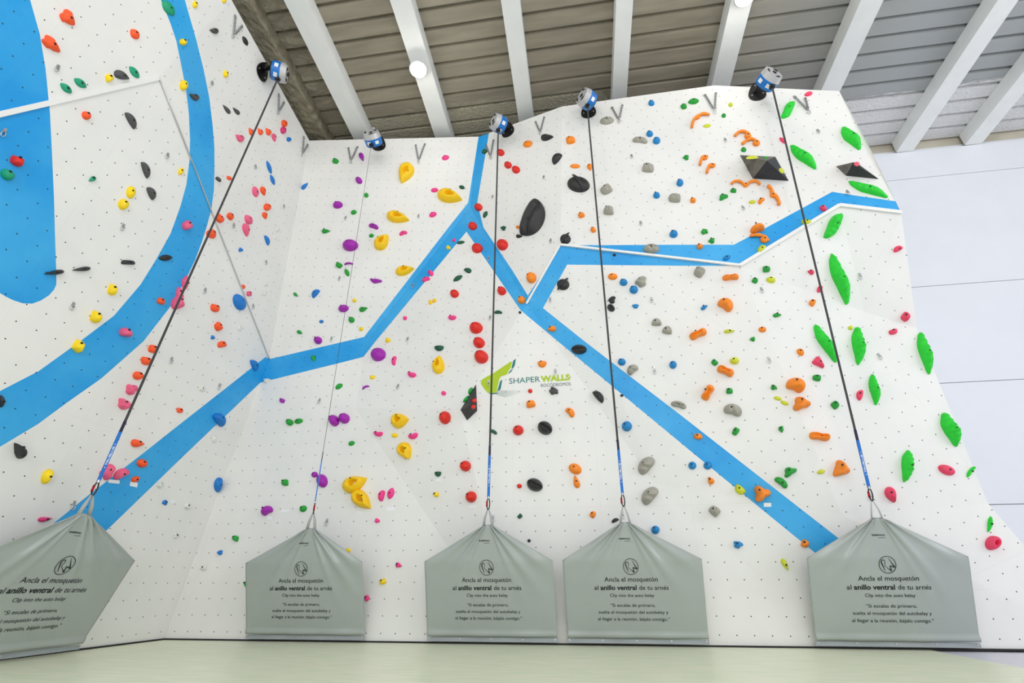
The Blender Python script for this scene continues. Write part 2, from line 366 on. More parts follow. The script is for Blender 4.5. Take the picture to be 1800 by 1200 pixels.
# rafters, all alike; the photo shows them passing above the wall
beams = [(-4.42, -4.05, 'painted steel roof beam nearest the left climbing wall, left of the round lamp'), (-2.66, -2.31, 'painted roof beam that carries the glowing round lamp at the left'),
 (-.82, -.51, 'painted roof beam ending behind the third auto belay, right of the round lamp'), (1.09, 1.37, 'painted roof beam running almost straight up between third and fifth auto belays'),
 (2.99, 3.34, 'painted roof beam beneath which the lamp cut off by the upper edge glows'), (5.13, 5.50, 'painted roof beam that ends at the top right corner of the climbing wall'),
 (7.38, 7.72, 'painted roof beam, left one of two resting on the bare rear wall'), (8.75, 9.08, 'painted roof beam, right one of two resting on the bare rear wall')]
for x0, x1, lab in beams:
    bm = bmesh.new(); ys = [-3, YB]; vs = []
    for yy in ys:
        for x, dz in ((x0, 0), (x1, 0), (x1, .31), (x0, .31)): vs.append(bm.verts.new((x, yy, roofz(yy) + dz)))
    for f in ((0, 1, 2, 3), (7, 6, 5, 4), (0, 4, 5, 1), (1, 5, 6, 2), (2, 6, 7, 3), (3, 7, 4, 0)): bm.faces.new([vs[i] for i in f])
    bmesh.ops.recalc_face_normals(bm, faces=bm.faces[:]); bmesh.ops.bevel(bm, geom=bm.edges[:], offset=.015, segments=2)
    o = bm_obj('roof_beam', bm, M_BEAM); tag(o, lab, 'roof beam', 'painted roof beams')
# foam covered edge beam along the left wall
M_FOAM = mat('sprayed_foam', (150, 143, 122), .95, 0, .35, 9, 1.0, 22)
bm = bmesh.new(); x0, x1 = -5.42, -5.0; ny = 120; nx = 6; rnd = random.Random(3); g_ = []
for i in range(ny + 1):
    yy = -3 + (YB + 3) * i / ny; row = []
    for j in range(nx + 1):
        z = roofz(yy) + rnd.uniform(-.012, .012); row.append(bm.verts.new((x0 + (x1 - x0) * j / nx + (rnd.uniform(-.02, .02) if j == nx else 0), yy, z)))
    row.append(bm.verts.new((x1 + rnd.uniform(-.015, .015), yy, roofz(yy) + .33))); g_.append(row)
for i in range(ny):
    for j in range(nx + 1): bm.faces.new((g_[i][j], g_[i + 1][j], g_[i + 1][j + 1], g_[i][j + 1]))
o = bm_obj('roof_beam', bm, M_FOAM); tag(o, 'rough foam covered edge beam along the top of the left climbing wall', 'roof beam')
# hall's outer left wall behind the climbing wall
bm = bmesh.new(); add_box(bm, (-6.5, 3.0, 5.0), .2, 12, 10)
tag(bm_obj('wall_left_outer', bm, M_PANEL), kind='structure')
# lamps
def lamp(px, py, dz, lab, ener):
    r = ray(px, py); y_ = (ZB + MS * YB - dz - EYE.z) / (r.z + MS * r.y) ; c = EYE + r * y_
    t_ = empty('high_bay_lamp', c); tag(t_, lab, 'lamp', 'round lamps under the roof')
    bm = bmesh.new(); add_cyl(bm, (0, 0, .07), (0, 0, 1), .17, .08, 32, .1); add_cyl(bm, (0, 0, .14), (0, 0, 1), .05, .08, 16)
    bm_obj('housing', bm, M_TRIM, t_, True)
    bm = bmesh.new(); bmesh.ops.create_uvsphere(bm, u_segments=24, v_segments=12, radius=.15)
    for v in bm.verts: v.co.z = v.co.z * .45 + .02
    m = bpy.data.materials.new('lamp_glass'); m.use_nodes = True; b = m.node_tree.nodes['Principled BSDF']
    b.inputs['Emission Color'].default_value = (1, .97, .9, 1); b.inputs['Emission Strength'].default_value = 14
    bm_obj('diffuser', bm, m, t_, True)
    bm = bmesh.new(); add_tube(bm, [Vector((0, 0, .16)), Vector((0, 0, dz + .02))], .012, 8); bm_obj('hanger', bm, M_STEEL, t_)
    l = light('lamp_light', 'POINT', c + Vector((0, 0, -.16)), ener, (1, .95, .87), .12); l.parent = t_; l.location = (0, 0, -.16)
lamp(735, 124, .24, 'glowing round lamp hanging under the second beam from the left', 9)
lamp(1310, -4, .24, 'bright round lamp cut off by the upper photo edge, above the fifth auto belay', 10)
# added lamps out of view over the viewer, for light from above
for lx, ly in ((-2.5, .6), (3.2, .6), (8.2, 3.2), (.3, -2.2)):
    t_ = empty('high_bay_lamp', (lx, ly, roofz(ly) - .24)); tag(t_, 'added unseen lamp under the roof over the viewer', 'lamp', 'added lamps over the viewer')
    bm = bmesh.new(); add_cyl(bm, (0, 0, .07), (0, 0, 1), .17, .08, 32, .1); add_cyl(bm, (0, 0, .17), (0, 0, 1), .012, .16, 8); bm_obj('housing', bm, M_TRIM, t_, True)
    l = light('lamp_light', 'POINT', (0, 0, -.1), 95, (1, .97, .92), .16); l.parent = t_
# metal trims along the folds of the climbing wall
def trim(name, a, b, w_, m, out=.02):
    (pa, na), (pb, nb) = a, b; d_ = pb - pa; n = (na + nb).normalized()
    x = d_.normalized(); y = n.cross(x).normalized(); n = x.cross(y)
    bm = bmesh.new(); add_box(bm, (pa + pb) / 2 + n * out / 2, d_.length, w_, out, Matrix((x, y, n)).transposed())
    bmesh.ops.bevel(bm, geom=bm.edges[:], offset=.004, segments=1)
    tag(bm_obj(name, bm, m), kind='structure')
nL = BASIS['L'][0]; nLU = BASIS['LU'][0]
trim('trim_1', (V['LA'], nL), (V['LB'], nL), .05, M_TRIM)
trim('trim_2', (V['LA'], nL), (V['c1'], nL), .017, M_STEEL)
nB = BASIS['V2'][0]
trim('trim_3', (V['s1'], nB), (V['n3'], nB), .03, M_TRIM, .03)
trim('trim_4', (V['s1'], nB), (V['u1'], nB), .035, M_TRIM, .04)
trim('trim_5', (V['u1'], nB), (V['u2'], nB), .05, M_TRIM, .03)
trim('trim_6', (V['u2'], nB), (V['e1'], nB), .05, M_TRIM, .03)
# return panel behind the right end of the climbing wall
w0, f3 = V['w0'], V['f3']
o = mesh_obj('wall_return', [w0, f3, f3 + Vector((0, 1.7, 0)), w0 + Vector((0, 1.75, 0)), V['v3'], V['v3'] + Vector((0, 2.0, 0)), V['e1'], V['e1'] + Vector((0, 2.6, 0)), V['t3'], V['t3'] + Vector((0, 2.7, 0)), V['t2'], V['t2'] + Vector((0, 2.75, 0))],
 [(0, 1, 2, 3), (4, 0, 3, 5), (6, 4, 5, 7), (8, 6, 7, 9), (10, 8, 9, 11)], M_TRIM); tag(o, kind='structure'); o.location = (-.06, .05, 0)
# x y width height angle shape colour depth-factor | label
HOLDS = """
119 31 38 22 -48 f O .5|large orange-red shell hold, topmost orange on the left wall beside the blue lobe
89 77 46 19 -42 f O .5|orange-red fish-shaped hold with forked tail, touching the left blue lobe
237 60 22 15 -50 l O .5|small orange-red leaf hold, highest one right of the orange shell hold
116 155 27 12 -40 l T .45|teal leaf hold, left one of two above the white trim on the left wall
141 146 27 13 -36 l T .45|teal leaf hold with pointed tip, right one of the pair above the white trim
236 127 27 12 -50 l T .45|teal leaf hold just right of a grey drop hold by the trim corner
192 137 16 15 20 s Y .6|small yellow hold touching the left side of a grey drop hold
214 133 30 17 -25 t D .6|dark grey drop hold between a yellow hold and a teal leaf hold
296 14 34 17 -52 l T .5|large teal oval hold on the blue arc at the top of the photo
343 8 13 10 80 o Y .6|yellow oval hold near the upper photo edge, right of the teal oval on the arc
394 1 9 8 0 o Y .6|yellow hold cut off by the upper photo edge, beside the roof edge
322 74 14 12 -20 o Y .7|small yellow hold on the upper blue arc, above a larger yellow oval
323 150 19 15 70 o Y .6|yellow oval hold on the blue arc's inner edge, beside a black drop
397 130 13 10 85 o Y .6|lone small yellow hold on white between blue arc and leftmost auto belay
376 54 17 12 172 t D .5|dark grey pointed hold right of the blue arc near the top
431 72 19 8 -62 l K .5|black leaf hold under the topmost chain near the roof
341 170 20 13 155 t D .6|black drop hold on the upper blue arc below the yellow oval
398 192 21 8 130 t D .5|grey pointed hold, left one of the slanted pair near the first webbing
415 195 18 8 135 t D .5|grey pointed hold, right one of the slanted pair near the first webbing
152 203 18 14 -30 o O .6|orange-red oval hold alone below the white trim on the left wall
30 283 28 19 -20 s R .7|red lumpy hold on the blue lobe above a teal oval
13 307 27 19 -25 o T .6|teal oval hold on the blue lobe directly below the red one
162 315 15 10 205 t T .6|tiny teal fin hold on white right of the blue lobe
231 211 34 13 -58 h D .7|dark grey half-moon hold, highest of three in a slanting column
257 298 31 13 -68 h D .7|dark grey half-moon hold, middle of three in a slanting column
267 339 25 14 -62 h D .7|dark grey half-moon hold, lowest of three, right of two yellow ovals
230 338 22 17 80 o Y .5|yellow oval hold, upper one of the two touching nearly on the left wall
217 359 20 19 40 o Y .5|round yellow hold, lower-left one of the pair beside grey half-moons
318 301 14 9 60 o Y .6|small yellow ribbed hold at the inner edge of the blue arc, right of the half-moons
384 315 13 7 -38 s D .6|small dark grey block hold just right of the blue arc
403 313 11 7 -30 o O .5|tiny orange hold beside a small grey block right of the arc
421 242 18 14 145 t P .5|pink drop hold at the left end of an orange row beside the first webbing
441 231 15 10 120 t O .5|orange drop hold, leftmost of three in a row near the first webbing
457 231 14 10 125 t O .5|orange drop hold, middle of three in a row near the first webbing
471 231 15 11 125 t O .5|orange drop hold, rightmost of three in a row near the first webbing
482 242 15 10 -80 t P .5|pink drop hold below the right end of the orange row
500 217 13 11 110 o O .5|orange-red hold sitting on top of a magenta one near the roof corner
498 229 13 11 -80 o M .6|magenta hold directly below an orange-red one near the roof corner
508 245 9 8 0 o B .6|tiny round blue hold near the top of the inner corner
473 294 25 7 -70 l B .5|slim blue leaf hold, upper one of two end to end
479 316 20 7 -68 l B .5|slim blue leaf hold, lower one of two end to end
449 337 20 12 -75 l P .5|pink leaf hold beside an orange one, right of the first webbing
463 336 17 12 -70 t O .5|orange drop hold touching the right of a pink leaf
470 364 14 13 0 o O .6|orange hold, upper one of two stacked left of the inner corner
466 379 13 11 -70 t O .6|orange hold, lower one of two stacked left of the inner corner
386 384 19 14 -45 s O .6|orange hold crossed by the first webbing, upper of its pair at the arc edge
405 380 14 13 -40 s O .6|orange hold just right of the first webbing level with the pink ribbed one
437 386 20 13 -55 l P .6|upper pink lump of a pair stacked right of the first webbing
433 404 24 15 -80 t P .6|lower pink lump of a pair stacked right of the first webbing
329 396 20 17 20 s P .8|pink ribbed shell hold on the blue arc
372 411 19 16 -10 p O .6|orange hold behind the first webbing at the arc's right edge
470 422 19 8 -68 h B .6|blue half-moon hold beside pale holds, left of the inner corner
423 439 8 7 0 w B .6|tiny blue chip hold left of a blue half-moon
488 403 9 7 70 w W .5|pale hold, upper one of two beside a blue half-moon
484 417 8 6 80 w W .5|pale hold, lower one of two beside a blue half-moon
468 499 8 7 60 w W .5|pale hold, upper one of two right of a small pink hold
465 515 10 7 70 w W .5|pale hold, lower one of two right of a small pink hold
421 576 12 7 80 w W .5|pale hold right of the orange-red pair in the middle of the left wall
536 327 16 8 45 t B .5|blue drop hold right at the inner corner seam
326 497 25 13 80 p P .7|pink cluster, topmost lump along the first webbing
315 514 19 12 75 p P .8|pink cluster, middle lump crossed by the first webbing
313 531 30 21 55 p P .8|pink cluster, biggest lowest lump crossed by the first webbing
427 504 9 8 0 o O .5|tiny orange hold touching the steel trim above a small pink hold
438 516 11 10 0 s P .6|small pink hold beside the steel trim, above the large blue oval
421 531 31 21 -60 o B .6|large blue oval hold touching the steel trim on the left wall
378 541 18 15 -15 s O .7|orange-red block hold, upper of a column of three left of the blue oval
384 574 17 15 -60 s O .7|orange-red block hold, middle of a column of three left of the blue oval
390 605 18 12 10 s O .6|orange-red block hold, lowest of a column of three
374 593 8 7 0 w B .6|tiny blue hold between two orange-red block holds
291 453 25 11 3 l K .6|black spindle hold lying across the blue arc
95 479 36 12 187 t2 K .7|black wedge hold at the edge of the blue lobe
143 473 33 11 186 t2 K .7|black wedge hold just right of the one on the lobe edge
225 461 28 9 -3 s K .7|dark flat bar hold on white between lobe and arc
198 509 22 17 70 s Y .7|yellow rounded hold, highest of three descending toward the arc
169 557 23 21 60 s Y .7|yellow rounded hold, middle of three descending toward the arc
138 608 25 20 55 s Y .7|yellow rounded hold overlapping the inner edge of the arc
283 529 16 13 -15 s O .6|orange hold on the blue arc left of the pink cluster
221 585 24 19 -10 b P .7|pink lumpy hold alone on the lower blue arc
269 613 19 16 -10 s O .7|orange-red hold, first of three descending left of the first webbing
257 634 21 16 -10 s O .7|orange-red hold, second of three descending left of the first webbing
243 660 20 15 0 o O .7|orange-red hold, third of three descending left of the first webbing
231 684 22 17 25 w P .7|pink crinkled hold, upper of two below the orange-red descending trio
218 710 23 18 -20 w P .7|pink crinkled hold, lower of two below the orange-red descending trio
242 779 25 16 -5 t O .7|orange drop hold just above the lower blue band right of first webbing
2 705 22 13 90 o K .7|black hold cut by the left photo edge on the blue arc
34 791 32 24 125 t K .7|big black drop hold on white at far left below the arc
83 837 30 18 52 b Y .6|yellow bean hold above the leftmost grey gate
189 829 29 22 60 w P .6|pink crinkled hold behind the blue sleeve of the first webbing
213 833 31 18 25 b P .6|pink saddle-shaped hold above a paper tag on the lower band
250 814 20 15 0 o O .7|orange egg hold on the lower blue band, above a smaller one
238 842 17 10 20 o O .6|small orange hold on the lower band with a paper tag under it
79 912 26 12 8 t2 M .6|magenta teardrop hold just above the leftmost grey gate
281 851 13 12 0 w W .6|white rough hold at the lower edge of the left blue band
290 883 10 9 0 w B .6|tiny blue hold beside a paper tag, under the left band
330 889 14 11 60 w W .5|white rough hold right of the tiny blue hold and its tag
310 941 13 9 30 w W .5|white fin hold low on the left wall
359 998 14 9 30 w W .5|white rough hold left of the second grey gate
355 683 12 9 -60 w W .5|white rough hold above the left blue band
377 772 13 8 80 w W .5|white rough hold below the big blue half-moon on the band
469 669 13 8 15 w W .5|white rough hold at the lower band edge at the inner corner
448 641 22 13 -62 h2 B .7|blue shark-fin hold on the band's upper edge near the inner corner
387 736 27 19 -45 h2 B .8|big blue fin hold on the lower edge of the left band
316 721 13 10 -10 s O .6|small orange-red hold above the left blue band
383 851 27 14 75 h2 B .7|blue half-moon hold at the seam below the left band
501 848 14 13 0 s G .6|green cube-like hold under the green pair, left of the purple discs
533 894 14 11 25 o G .6|green oval hold left of the second webbing's carabiner
469 898 23 18 25 b U .7|purple kidney hold with a paper tag under its corner
553 834 12 10 20 o U .5|small purple disc touching a large one behind the second webbing
566 845 24 20 -70 o U .5|large purple disc hold behind the end of the second webbing
496 704 11 9 -20 s U .6|small purple hold alone below the band in the corner facet
509 742 14 12 -20 o G .6|green lump, left half of the joined green pair
525 740 16 9 15 o G .6|green lump, right half of the joined green pair
587 739 19 21 30 o U .7|purple ball hold, left one of the merged pair left of the yellow jugs
605 735 20 19 0 o U .6|purple disc hold, right one of the merged pair left of the yellow jugs
596 679 15 8 35 o G .6|green bar hold crossed by the second webbing below the band
551 629 11 8 -70 w G .6|green hold on the blue band left of the second webbing
559 598 15 14 0 o U .7|purple round hold just above the blue band near the inner corner
527 584 11 8 -25 t G .6|small green pointed hold above the band by the inner corner
565 565 8 6 10 o B .6|tiny blue hold above the purple round one near the band
554 515 19 10 48 h2 B .6|blue half-moon hold on the upper left facet
520 518 10 7 -40 t G .6|tiny green chip hold left of a blue half-moon
604 542 19 13 15 o U .7|purple capsule hold crossed by the second webbing
596 466 13 11 -30 s G .6|green hold left of a purple crescent by the second webbing
610 479 15 8 -65 l G .6|green leaf hold below a purple crescent by the second webbing
613 464 16 7 5 c U .6|thin purple crescent hold crossed by the second webbing
616 431 28 21 8 o U .6|big purple oval hold crossed by the second webbing
657 398 18 11 -20 b U .6|purple kidney hold above a tiny green one
653 414 9 7 20 o G .6|tiny green hold between a purple kidney and a yellow jug
573 406 15 11 8 t2 G .6|green cone hold on the left of the upper facet
594 360 18 13 15 o U .6|purple oval hold on the left of the upper facet
622 373 11 8 25 o G .6|tiny green hold right of a purple oval, upper left facet
644 343 9 8 70 o G .6|tiny green hold touching the second webbing near the top
631 317 14 11 -50 o U .6|purple hold left of the second webbing below the top purple one
636 276 16 13 -70 t2 U .6|topmost purple hold, just under the second auto belay
590 283 12 11 -30 s G .6|topmost green hold on the upper left facet beside a chain
713 304 40 30 -112 j Y2 .5|yellow jug standing upright, topmost of all yellow jugs
791 345 46 28 -16 j Y2 .5|yellow jug with a right-pointing tip beside the blue stripe fork
700 382 42 24 -14 j Y2 .5|yellow jug lying flat between a pink oval and purple kidney
783 277 13 9 15 o P2 .5|pink oval hold, highest on the upper left facet
764 334 13 8 8 o P2 .5|pink oval hold touching the left tip of a yellow jug
761 377 14 9 25 o P2 .5|pink oval hold below a yellow jug with right-pointing tip
812 329 11 7 -20 l E .6|dark green leaf hold above the tip of a yellow jug
852 266 12 8 35 l E .6|dark green leaf hold on top of the vertical blue stripe
880 268 14 13 0 o R .6|red ball hold just right of the third webbing near its auto belay
893 290 14 13 0 o R .6|red ball hold touching another, left one of the upper red pair
907 298 15 14 0 o R .6|red ball hold touching another, right one of the upper red pair
841 364 15 14 0 o R .6|red ball hold where the blue stripes fork
853 377 14 7 60 l E .6|dark green leaf hold right below the red ball at the fork
831 397 16 15 0 o R .6|red ball hold in the middle of the blue fork
885 401 9 8 30 w E .6|dark green chip hold above the red ball right of the third webbing
672 425 34 26 50 j Y2 .5|yellow faceted jug with pocket right of the big purple oval
712 475 34 20 14 j Y2 .5|yellow jug left of the slanting blue stripe, above a purple moustache
709 410 15 9 20 b P2 .5|hot pink kidney hold above the slanting blue stripe
798 422 6 6 0 w P2 .6|tiny pink chip hold on the blue stripe
788 435 8 7 0 w Y .6|tiny yellow hold on the blue stripe
810 426 15 6 12 l E .6|dark green leaf hold at the tip of the inner facet
839 436 20 18 10 o R .6|red ball hold on the left edge of the right fork
883 430 21 20 40 o R .6|red ball hold right of the third webbing beside the fork
661 493 22 9 -8 c2 U .6|purple moustache-shaped hold below two yellow jugs
757 480 12 10 -50 b P2 .6|hot pink hold, upper of two joined on the blue stripe edge
749 491 15 10 20 b P2 .6|hot pink hold, lower of two joined on the blue stripe edge
822 475 14 11 170 t E .6|dark green pebble hold above the slim one on the inner facet
805 489 19 8 32 l E .6|dark green slim leaf hold on the inner facet
799 516 16 15 0 o R .65|red ball hold alone in the middle of the inner facet
882 511 16 16 0 o R .65|red ball hold right of the third webbing at the blue stripe
757 531 8 8 30 p Y2 .6|left lobe of the small yellow double hold
764 528 7 7 0 p Y2 .6|right lobe of the small yellow double hold
876 549 14 8 0 b E .6|dark green hold touching the third webbing below the stripe
795 557 15 11 5 b2 P2 .6|hot pink cup hold on the inner facet above the big red ball
712 559 8 7 30 o P2 .6|tiny pink hold on the left of the inner facet
623 528 8 7 0 o Y .6|tiny yellow hold, upper of two left of the slanting stripe
639 543 16 10 20 t G .6|green drop hold, right one of two near the tiny yellow holds
618 562 11 11 0 o G .6|green ball hold left and below of the green drop
635 578 8 7 40 o Y .6|tiny yellow hold right of the green ball above the band
682 598 10 8 20 w Y .6|tiny yellow hold just right of the band's bend
837 576 24 21 20 o R .6|large red ball hold, top of three in a column beside the third webbing
842 602 21 20 0 o R .6|red ball hold, middle of three in a column beside the third webbing
846 627 25 24 0 o R .6|large red ball hold, bottom of three in a column beside the third webbing
772 612 17 10 5 h3 E .6|dark green half-bowl hold above the upright yellow jug
771 641 33 25 80 j Y2 .5|yellow jug below a dark green half-bowl hold
665 623 28 23 25 o U .7|large purple ball hold right of the band's end
693 634 17 10 80 b P2 .6|hot pink kidney hold right of the large purple ball
724 657 16 13 -15 b2 P2 .6|hot pink hold with a bite, above the small magenta pink one
655 663 10 7 20 o Y .6|small yellow hold above a purple crescent
643 681 14 7 25 c U .6|small purple crescent hold under a tiny yellow one
780 691 9 8 10 o P2 .6|small pink hold above a red ball near the black pyramid
703 739 33 30 10 j Y2 .5|yellow jug at the top of the grey triangle facet
782 734 23 21 80 o R .65|red ball hold near the black pyramid volume on the triangle facet
665 761 17 12 -5 b2 P2 .6|hot pink cup hold at the left edge of the triangle facet
694 765 12 8 0 o Y .6|small yellow hold between two stacked yellow jugs
726 765 18 13 15 b2 P2 .6|hot pink cup hold between yellow jugs and the red ball
618 779 12 8 25 o G .6|small green hold below the merged purple pair
712 793 33 30 -60 j Y2 .5|yellow jug, lower one on the grey triangle facet
818 819 20 19 0 o R .65|red ball hold above the lowest red one on the triangle facet
770 833 12 9 5 h3 E .6|dark green half-bowl hold with a paper tag under it
767 869 10 9 0 o Y .7|small yellow dome hold on the triangle facet
828 873 20 20 0 o R .65|lowest red ball hold on the triangle facet with a tag below
624 850 48 32 24 j Y2 .5|big yellow jug, upper one of the touching pair low on the wall
636 879 44 32 -42 j Y2 .5|big yellow jug, lower one of the touching pair low on the wall
671 871 20 13 75 c3 P2 .5|hot pink C-shaped hold, left half of a pair above a paper tag
687 867 21 12 70 l P2 .5|hot pink oval hold, right half of a pair above a paper tag
663 915 9 8 0 w P2 .6|tiny pink hold below the big yellow jugs
700 993 10 9 0 w P2 .6|tiny pink hold between the second and third gates, above a yellow one
673 1022 13 11 20 s Y .6|small yellow hold between the second and third gates
645 1051 11 9 80 o P2 .6|tiny pink hold touching the second gate's right edge
612 967 9 8 0 o Y .6|small yellow hold peeking over the second gate's right slope
414 946 13 11 -20 s G .6|green hold low left of the second gate above a tiny blue one
387 971 10 8 35 w B .6|small blue hold low left of the second gate
433 1026 11 9 90 o G .7|green hold half hidden by the second gate's left edge
932 687 8 8 0 o R .7|tiny red ball hold below the painted logo lettering
933 710 18 15 10 s N .6|orange hold below the tiny red ball and logo
1002 725 20 14 -50 b N .6|orange bean hold right of the logo area, above a split black hold
911 756 19 18 0 o R .65|red ball hold left of a split black hold
958 752 27 23 -35 g K .7|black split grooved hold right of a red ball
867 759 15 8 -25 b E .6|dark green hold crossed by the third webbing
973 687 16 13 -20 w D .6|black spiky hold under the small logo lettering
1053 696 26 13 -48 h2 K .6|black half-moon hold left of the fourth webbing
1093 695 6 5 0 o K .6|tiny black knob at the lower edge of the long blue stripe
953 640 16 12 0 h3 N .6|orange half-bowl hold just above the logo lettering
970 578 16 12 190 t N .6|orange fin hold on the upper part of the long blue stripe
1018 614 27 17 0 g K .6|black oval hold with slot on the long blue stripe
1093 636 14 13 0 o C .65|blue ball hold at the long stripe's upper edge beside a grey hold
1112 650 22 18 40 b S .6|grey stone-like hold on the stripe edge beside a blue ball
1183 641 14 13 80 o C .65|blue ball hold right of a grey hold, mid right wall
1102 749 18 18 0 o C .6|blue ball hold right of the fourth webbing below the stripe
1193 712 28 14 -15 b S .6|grey kidney hold on the upper edge of the long stripe
1217 818 14 14 0 o C .5|blue disc hold, left one of two below the long stripe
1244 818 15 14 0 o C .5|blue disc hold, right one of two, on the stripe edge
1227 767 16 11 -10 o N .6|orange hold on the long blue stripe above two blue discs
1249 844 15 13 120 t N .6|small orange drop hold below two blue discs
1300 861 22 14 -40 h3 L .6|lime triangular hold on the lower edge of the long stripe
1338 867 32 30 15 3 N .7|orange three-lobed hold on the long blue stripe
1256 898 22 18 -40 s S .7|grey stone-like hold low right, left of a blue chip hold
1297 957 16 13 0 w C .6|blue chip hold low right, between fourth and fifth gates
1415 955 16 15 -20 s N .6|orange hold at the lower end of the long stripe
1380 992 24 13 -60 t2 L .6|lime pointed hold left of the fifth gate
913 854 9 8 0 o R .7|tiny red ball hold left of a black rounded hold
940 852 29 22 -25 g K .7|black rounded hold between the third and fourth gates
1011 824 24 18 -28 o N .5|orange oval hold, upper of two touching
1013 846 24 13 105 t N .5|orange drop hold, lower of two touching
1136 818 36 25 50 c3 S .6|grey shell-like crescent hold, upper one of two alike
1142 871 36 25 50 c3 S .6|grey shell-like crescent hold, lower one of two alike
914 907 10 8 45 s E .6|tiny dark green hold above the third gate's right slope
1042 904 13 11 60 s N .6|small orange hold left of the fourth gate's loop
1081 914 14 7 25 h2 K .6|small black half-moon left of the fourth gate's loop
1152 931 15 15 0 o C .65|blue ball hold above the fourth gate's right slope
930 950 6 6 0 o K .6|tiny black knob between the third and fourth gates
1388 829 26 17 30 t3 G .6|green winged hold, upper one of two right of the long stripe
1373 848 27 15 -38 b G .6|green winged hold, lower one of two right of the long stripe
1443 829 15 8 15 l L .5|small lime leaf hold left of the orange wedge
1478 825 32 29 -20 v N .7|big orange wedge hold left of the fifth webbing
1441 767 38 22 -8 2 N .7|orange forked hold with a split, above the orange wedge
1293 758 16 12 60 s G .6|green hold below a large grey one
1373 754 11 9 -70 w G .6|small green hold midway between grey and forked orange holds
1468 712 16 14 130 s G .6|green hold left of the fifth webbing, above the forked orange one
1436 664 17 13 -10 s G .6|green hold under a pink triangle
1288 722 33 24 -15 b S .6|large smooth grey hold in the middle of the right wall
1244 690 29 24 60 2 N .7|orange tooth-like hold left of a small green one
1275 652 31 22 -25 2 N .7|orange cleft hold below a lime dome
1399 678 35 29 -20 b N .7|large orange saddle hold above a three-lobed one
1408 710 33 26 0 3 N .7|orange three-pointed hold beside a lime worm-like pair
1282 687 13 12 0 s G .6|small green hold right of the tooth-like orange hold
1360 681 11 9 -15 w G .6|small green hold left of the large orange saddle
1256 637 13 11 -40 s G .6|green hold upper left of an orange cleft hold
1291 634 16 13 0 o L .6|lime dome hold upper right of an orange cleft hold
1367 700 14 7 -15 o L .5|upper lime bead of a worm-like pair
1379 708 15 7 -22 o L .5|lower lime bead of a worm-like pair
1438 637 27 15 -42 v P3 .6|pink triangular hold left of the fifth webbing
1407 619 15 11 -45 o N .6|small orange oval hold left of a long green one
1451 604 77 20 -60 r F .6|long green tufa hold crossing behind the fifth webbing midway
1509 608 67 25 -88 r F .6|stubby green tufa hold right of the fifth webbing, with lime knob above
1626 621 76 22 -76 r F .6|long green tufa hold at the right edge of the climbing wall
1537 685 55 19 -82 r F .6|green tufa hold right of a small pink one
1511 694 19 12 75 h P3 .6|small pink hold left of a green tufa
1671 755 65 27 -66 r F .6|broad green tufa hold low at the right wall edge
1595 819 57 25 80 r F .6|green tufa hold above a pink drop, right of the fifth webbing
1664 826 32 16 -22 o P3 .6|pink oval hold right of a green tufa, low right
1707 829 24 10 50 c F .5|small bright green crescent hold at far right
1567 870 31 22 -60 t P3 .6|pink drop hold right of the fifth webbing's sleeve
1740 921 29 10 75 r F .6|slim green hold near the far right panel corner
1746 954 30 25 20 q P3 .6|pink ring hold at the far lower right
1522 925 14 13 45 o N .6|orange hold peeking over the fifth gate's left slope
1592 557 18 16 50 s P3 .7|pink cube-like hold, upper one of two above the rightmost tufa
1570 583 17 11 15 s P3 .6|pink block hold, lower-left of two near the rightmost tufa
1578 437 18 10 25 h P3 .6|pink half-moon hold high at the right wall edge
1495 576 9 8 0 o L .6|tiny lime knob on top of the stubby green tufa
1476 491 94 25 -72 r F .6|longest green tufa hold, right of the fifth webbing
1465 397 54 24 52 r F .6|green tufa hold slanting just below the white ridge trim
1425 478 13 10 160 t P3 .6|small pink hold left of fifth webbing below the ridge
1441 508 14 9 60 o P3 .6|small pink hold half behind the fifth webbing
1428 532 14 12 60 s N .6|small orange hold left of the fifth webbing
1366 554 15 11 0 t2 G .6|green hold in the right wall above a small orange one
1340 579 14 10 0 o N .6|small orange oval hold right of a lime one
1323 596 9 8 0 w G .6|tiny green hold below the small orange oval
1347 473 15 13 0 s G .6|green hold just under the ridge, right one above a lime oval
1327 493 12 11 -30 s G .6|green hold just under the ridge, left of a lime oval
1355 492 17 11 -15 o L .6|lime oval hold right of a green one under the ridge
1284 487 29 18 6 2 N .7|orange bow-tie hold under the ridge corner
1275 536 29 25 -35 b N .7|orange scooped hold below a bow-tie hold
1227 587 32 22 25 2 N .7|orange two-lobed hold left of a lime leaf
1282 582 19 10 5 t2 L .6|lime leaf hold right of the two-lobed orange hold
1238 540 14 10 35 t2 C .6|small blue hold left of the scooped orange hold
1229 478 21 20 60 s S .7|grey stone-like hold hanging just under the horizontal band
1277 453 15 9 30 l C .6|blue leaf hold on the horizontal band's right end
1230 433 12 11 0 s N .6|small orange hold at the upper edge of the horizontal band
1251 423 11 10 30 w G .6|green hold, lower of two just above the horizontal band
1238 407 12 10 0 w G .6|green hold, upper of two above the horizontal band
1331 402 26 19 20 b N .8|upper orange hold of the pair on the band below the grey pyramid
1338 437 18 11 45 h L .6|lime hold under the orange pair at the ridge trim
1202 187 12 11 20 s G .6|green hold, left one of a touching pair at the top
1219 178 20 11 10 l G .6|green hold, right one of a touching pair at the top
1284 184 8 8 0 o L .6|tiny yellow hold by the top chain right of the orange handle
1272 203 8 8 0 o G .6|tiny green hold below a tiny yellow one near the top
1243 221 14 7 8 l L .5|small lime hold under the topmost orange handle
1307 263 10 9 0 o G .6|small green hold above the grey pyramid volume
1206 277 10 9 0 w G .6|small green hold left of two small orange handles
1289 335 12 9 0 s G .6|small green hold under the double orange handle
1271 346 18 12 25 t3 G .6|green winged hold left and below of the double orange handle
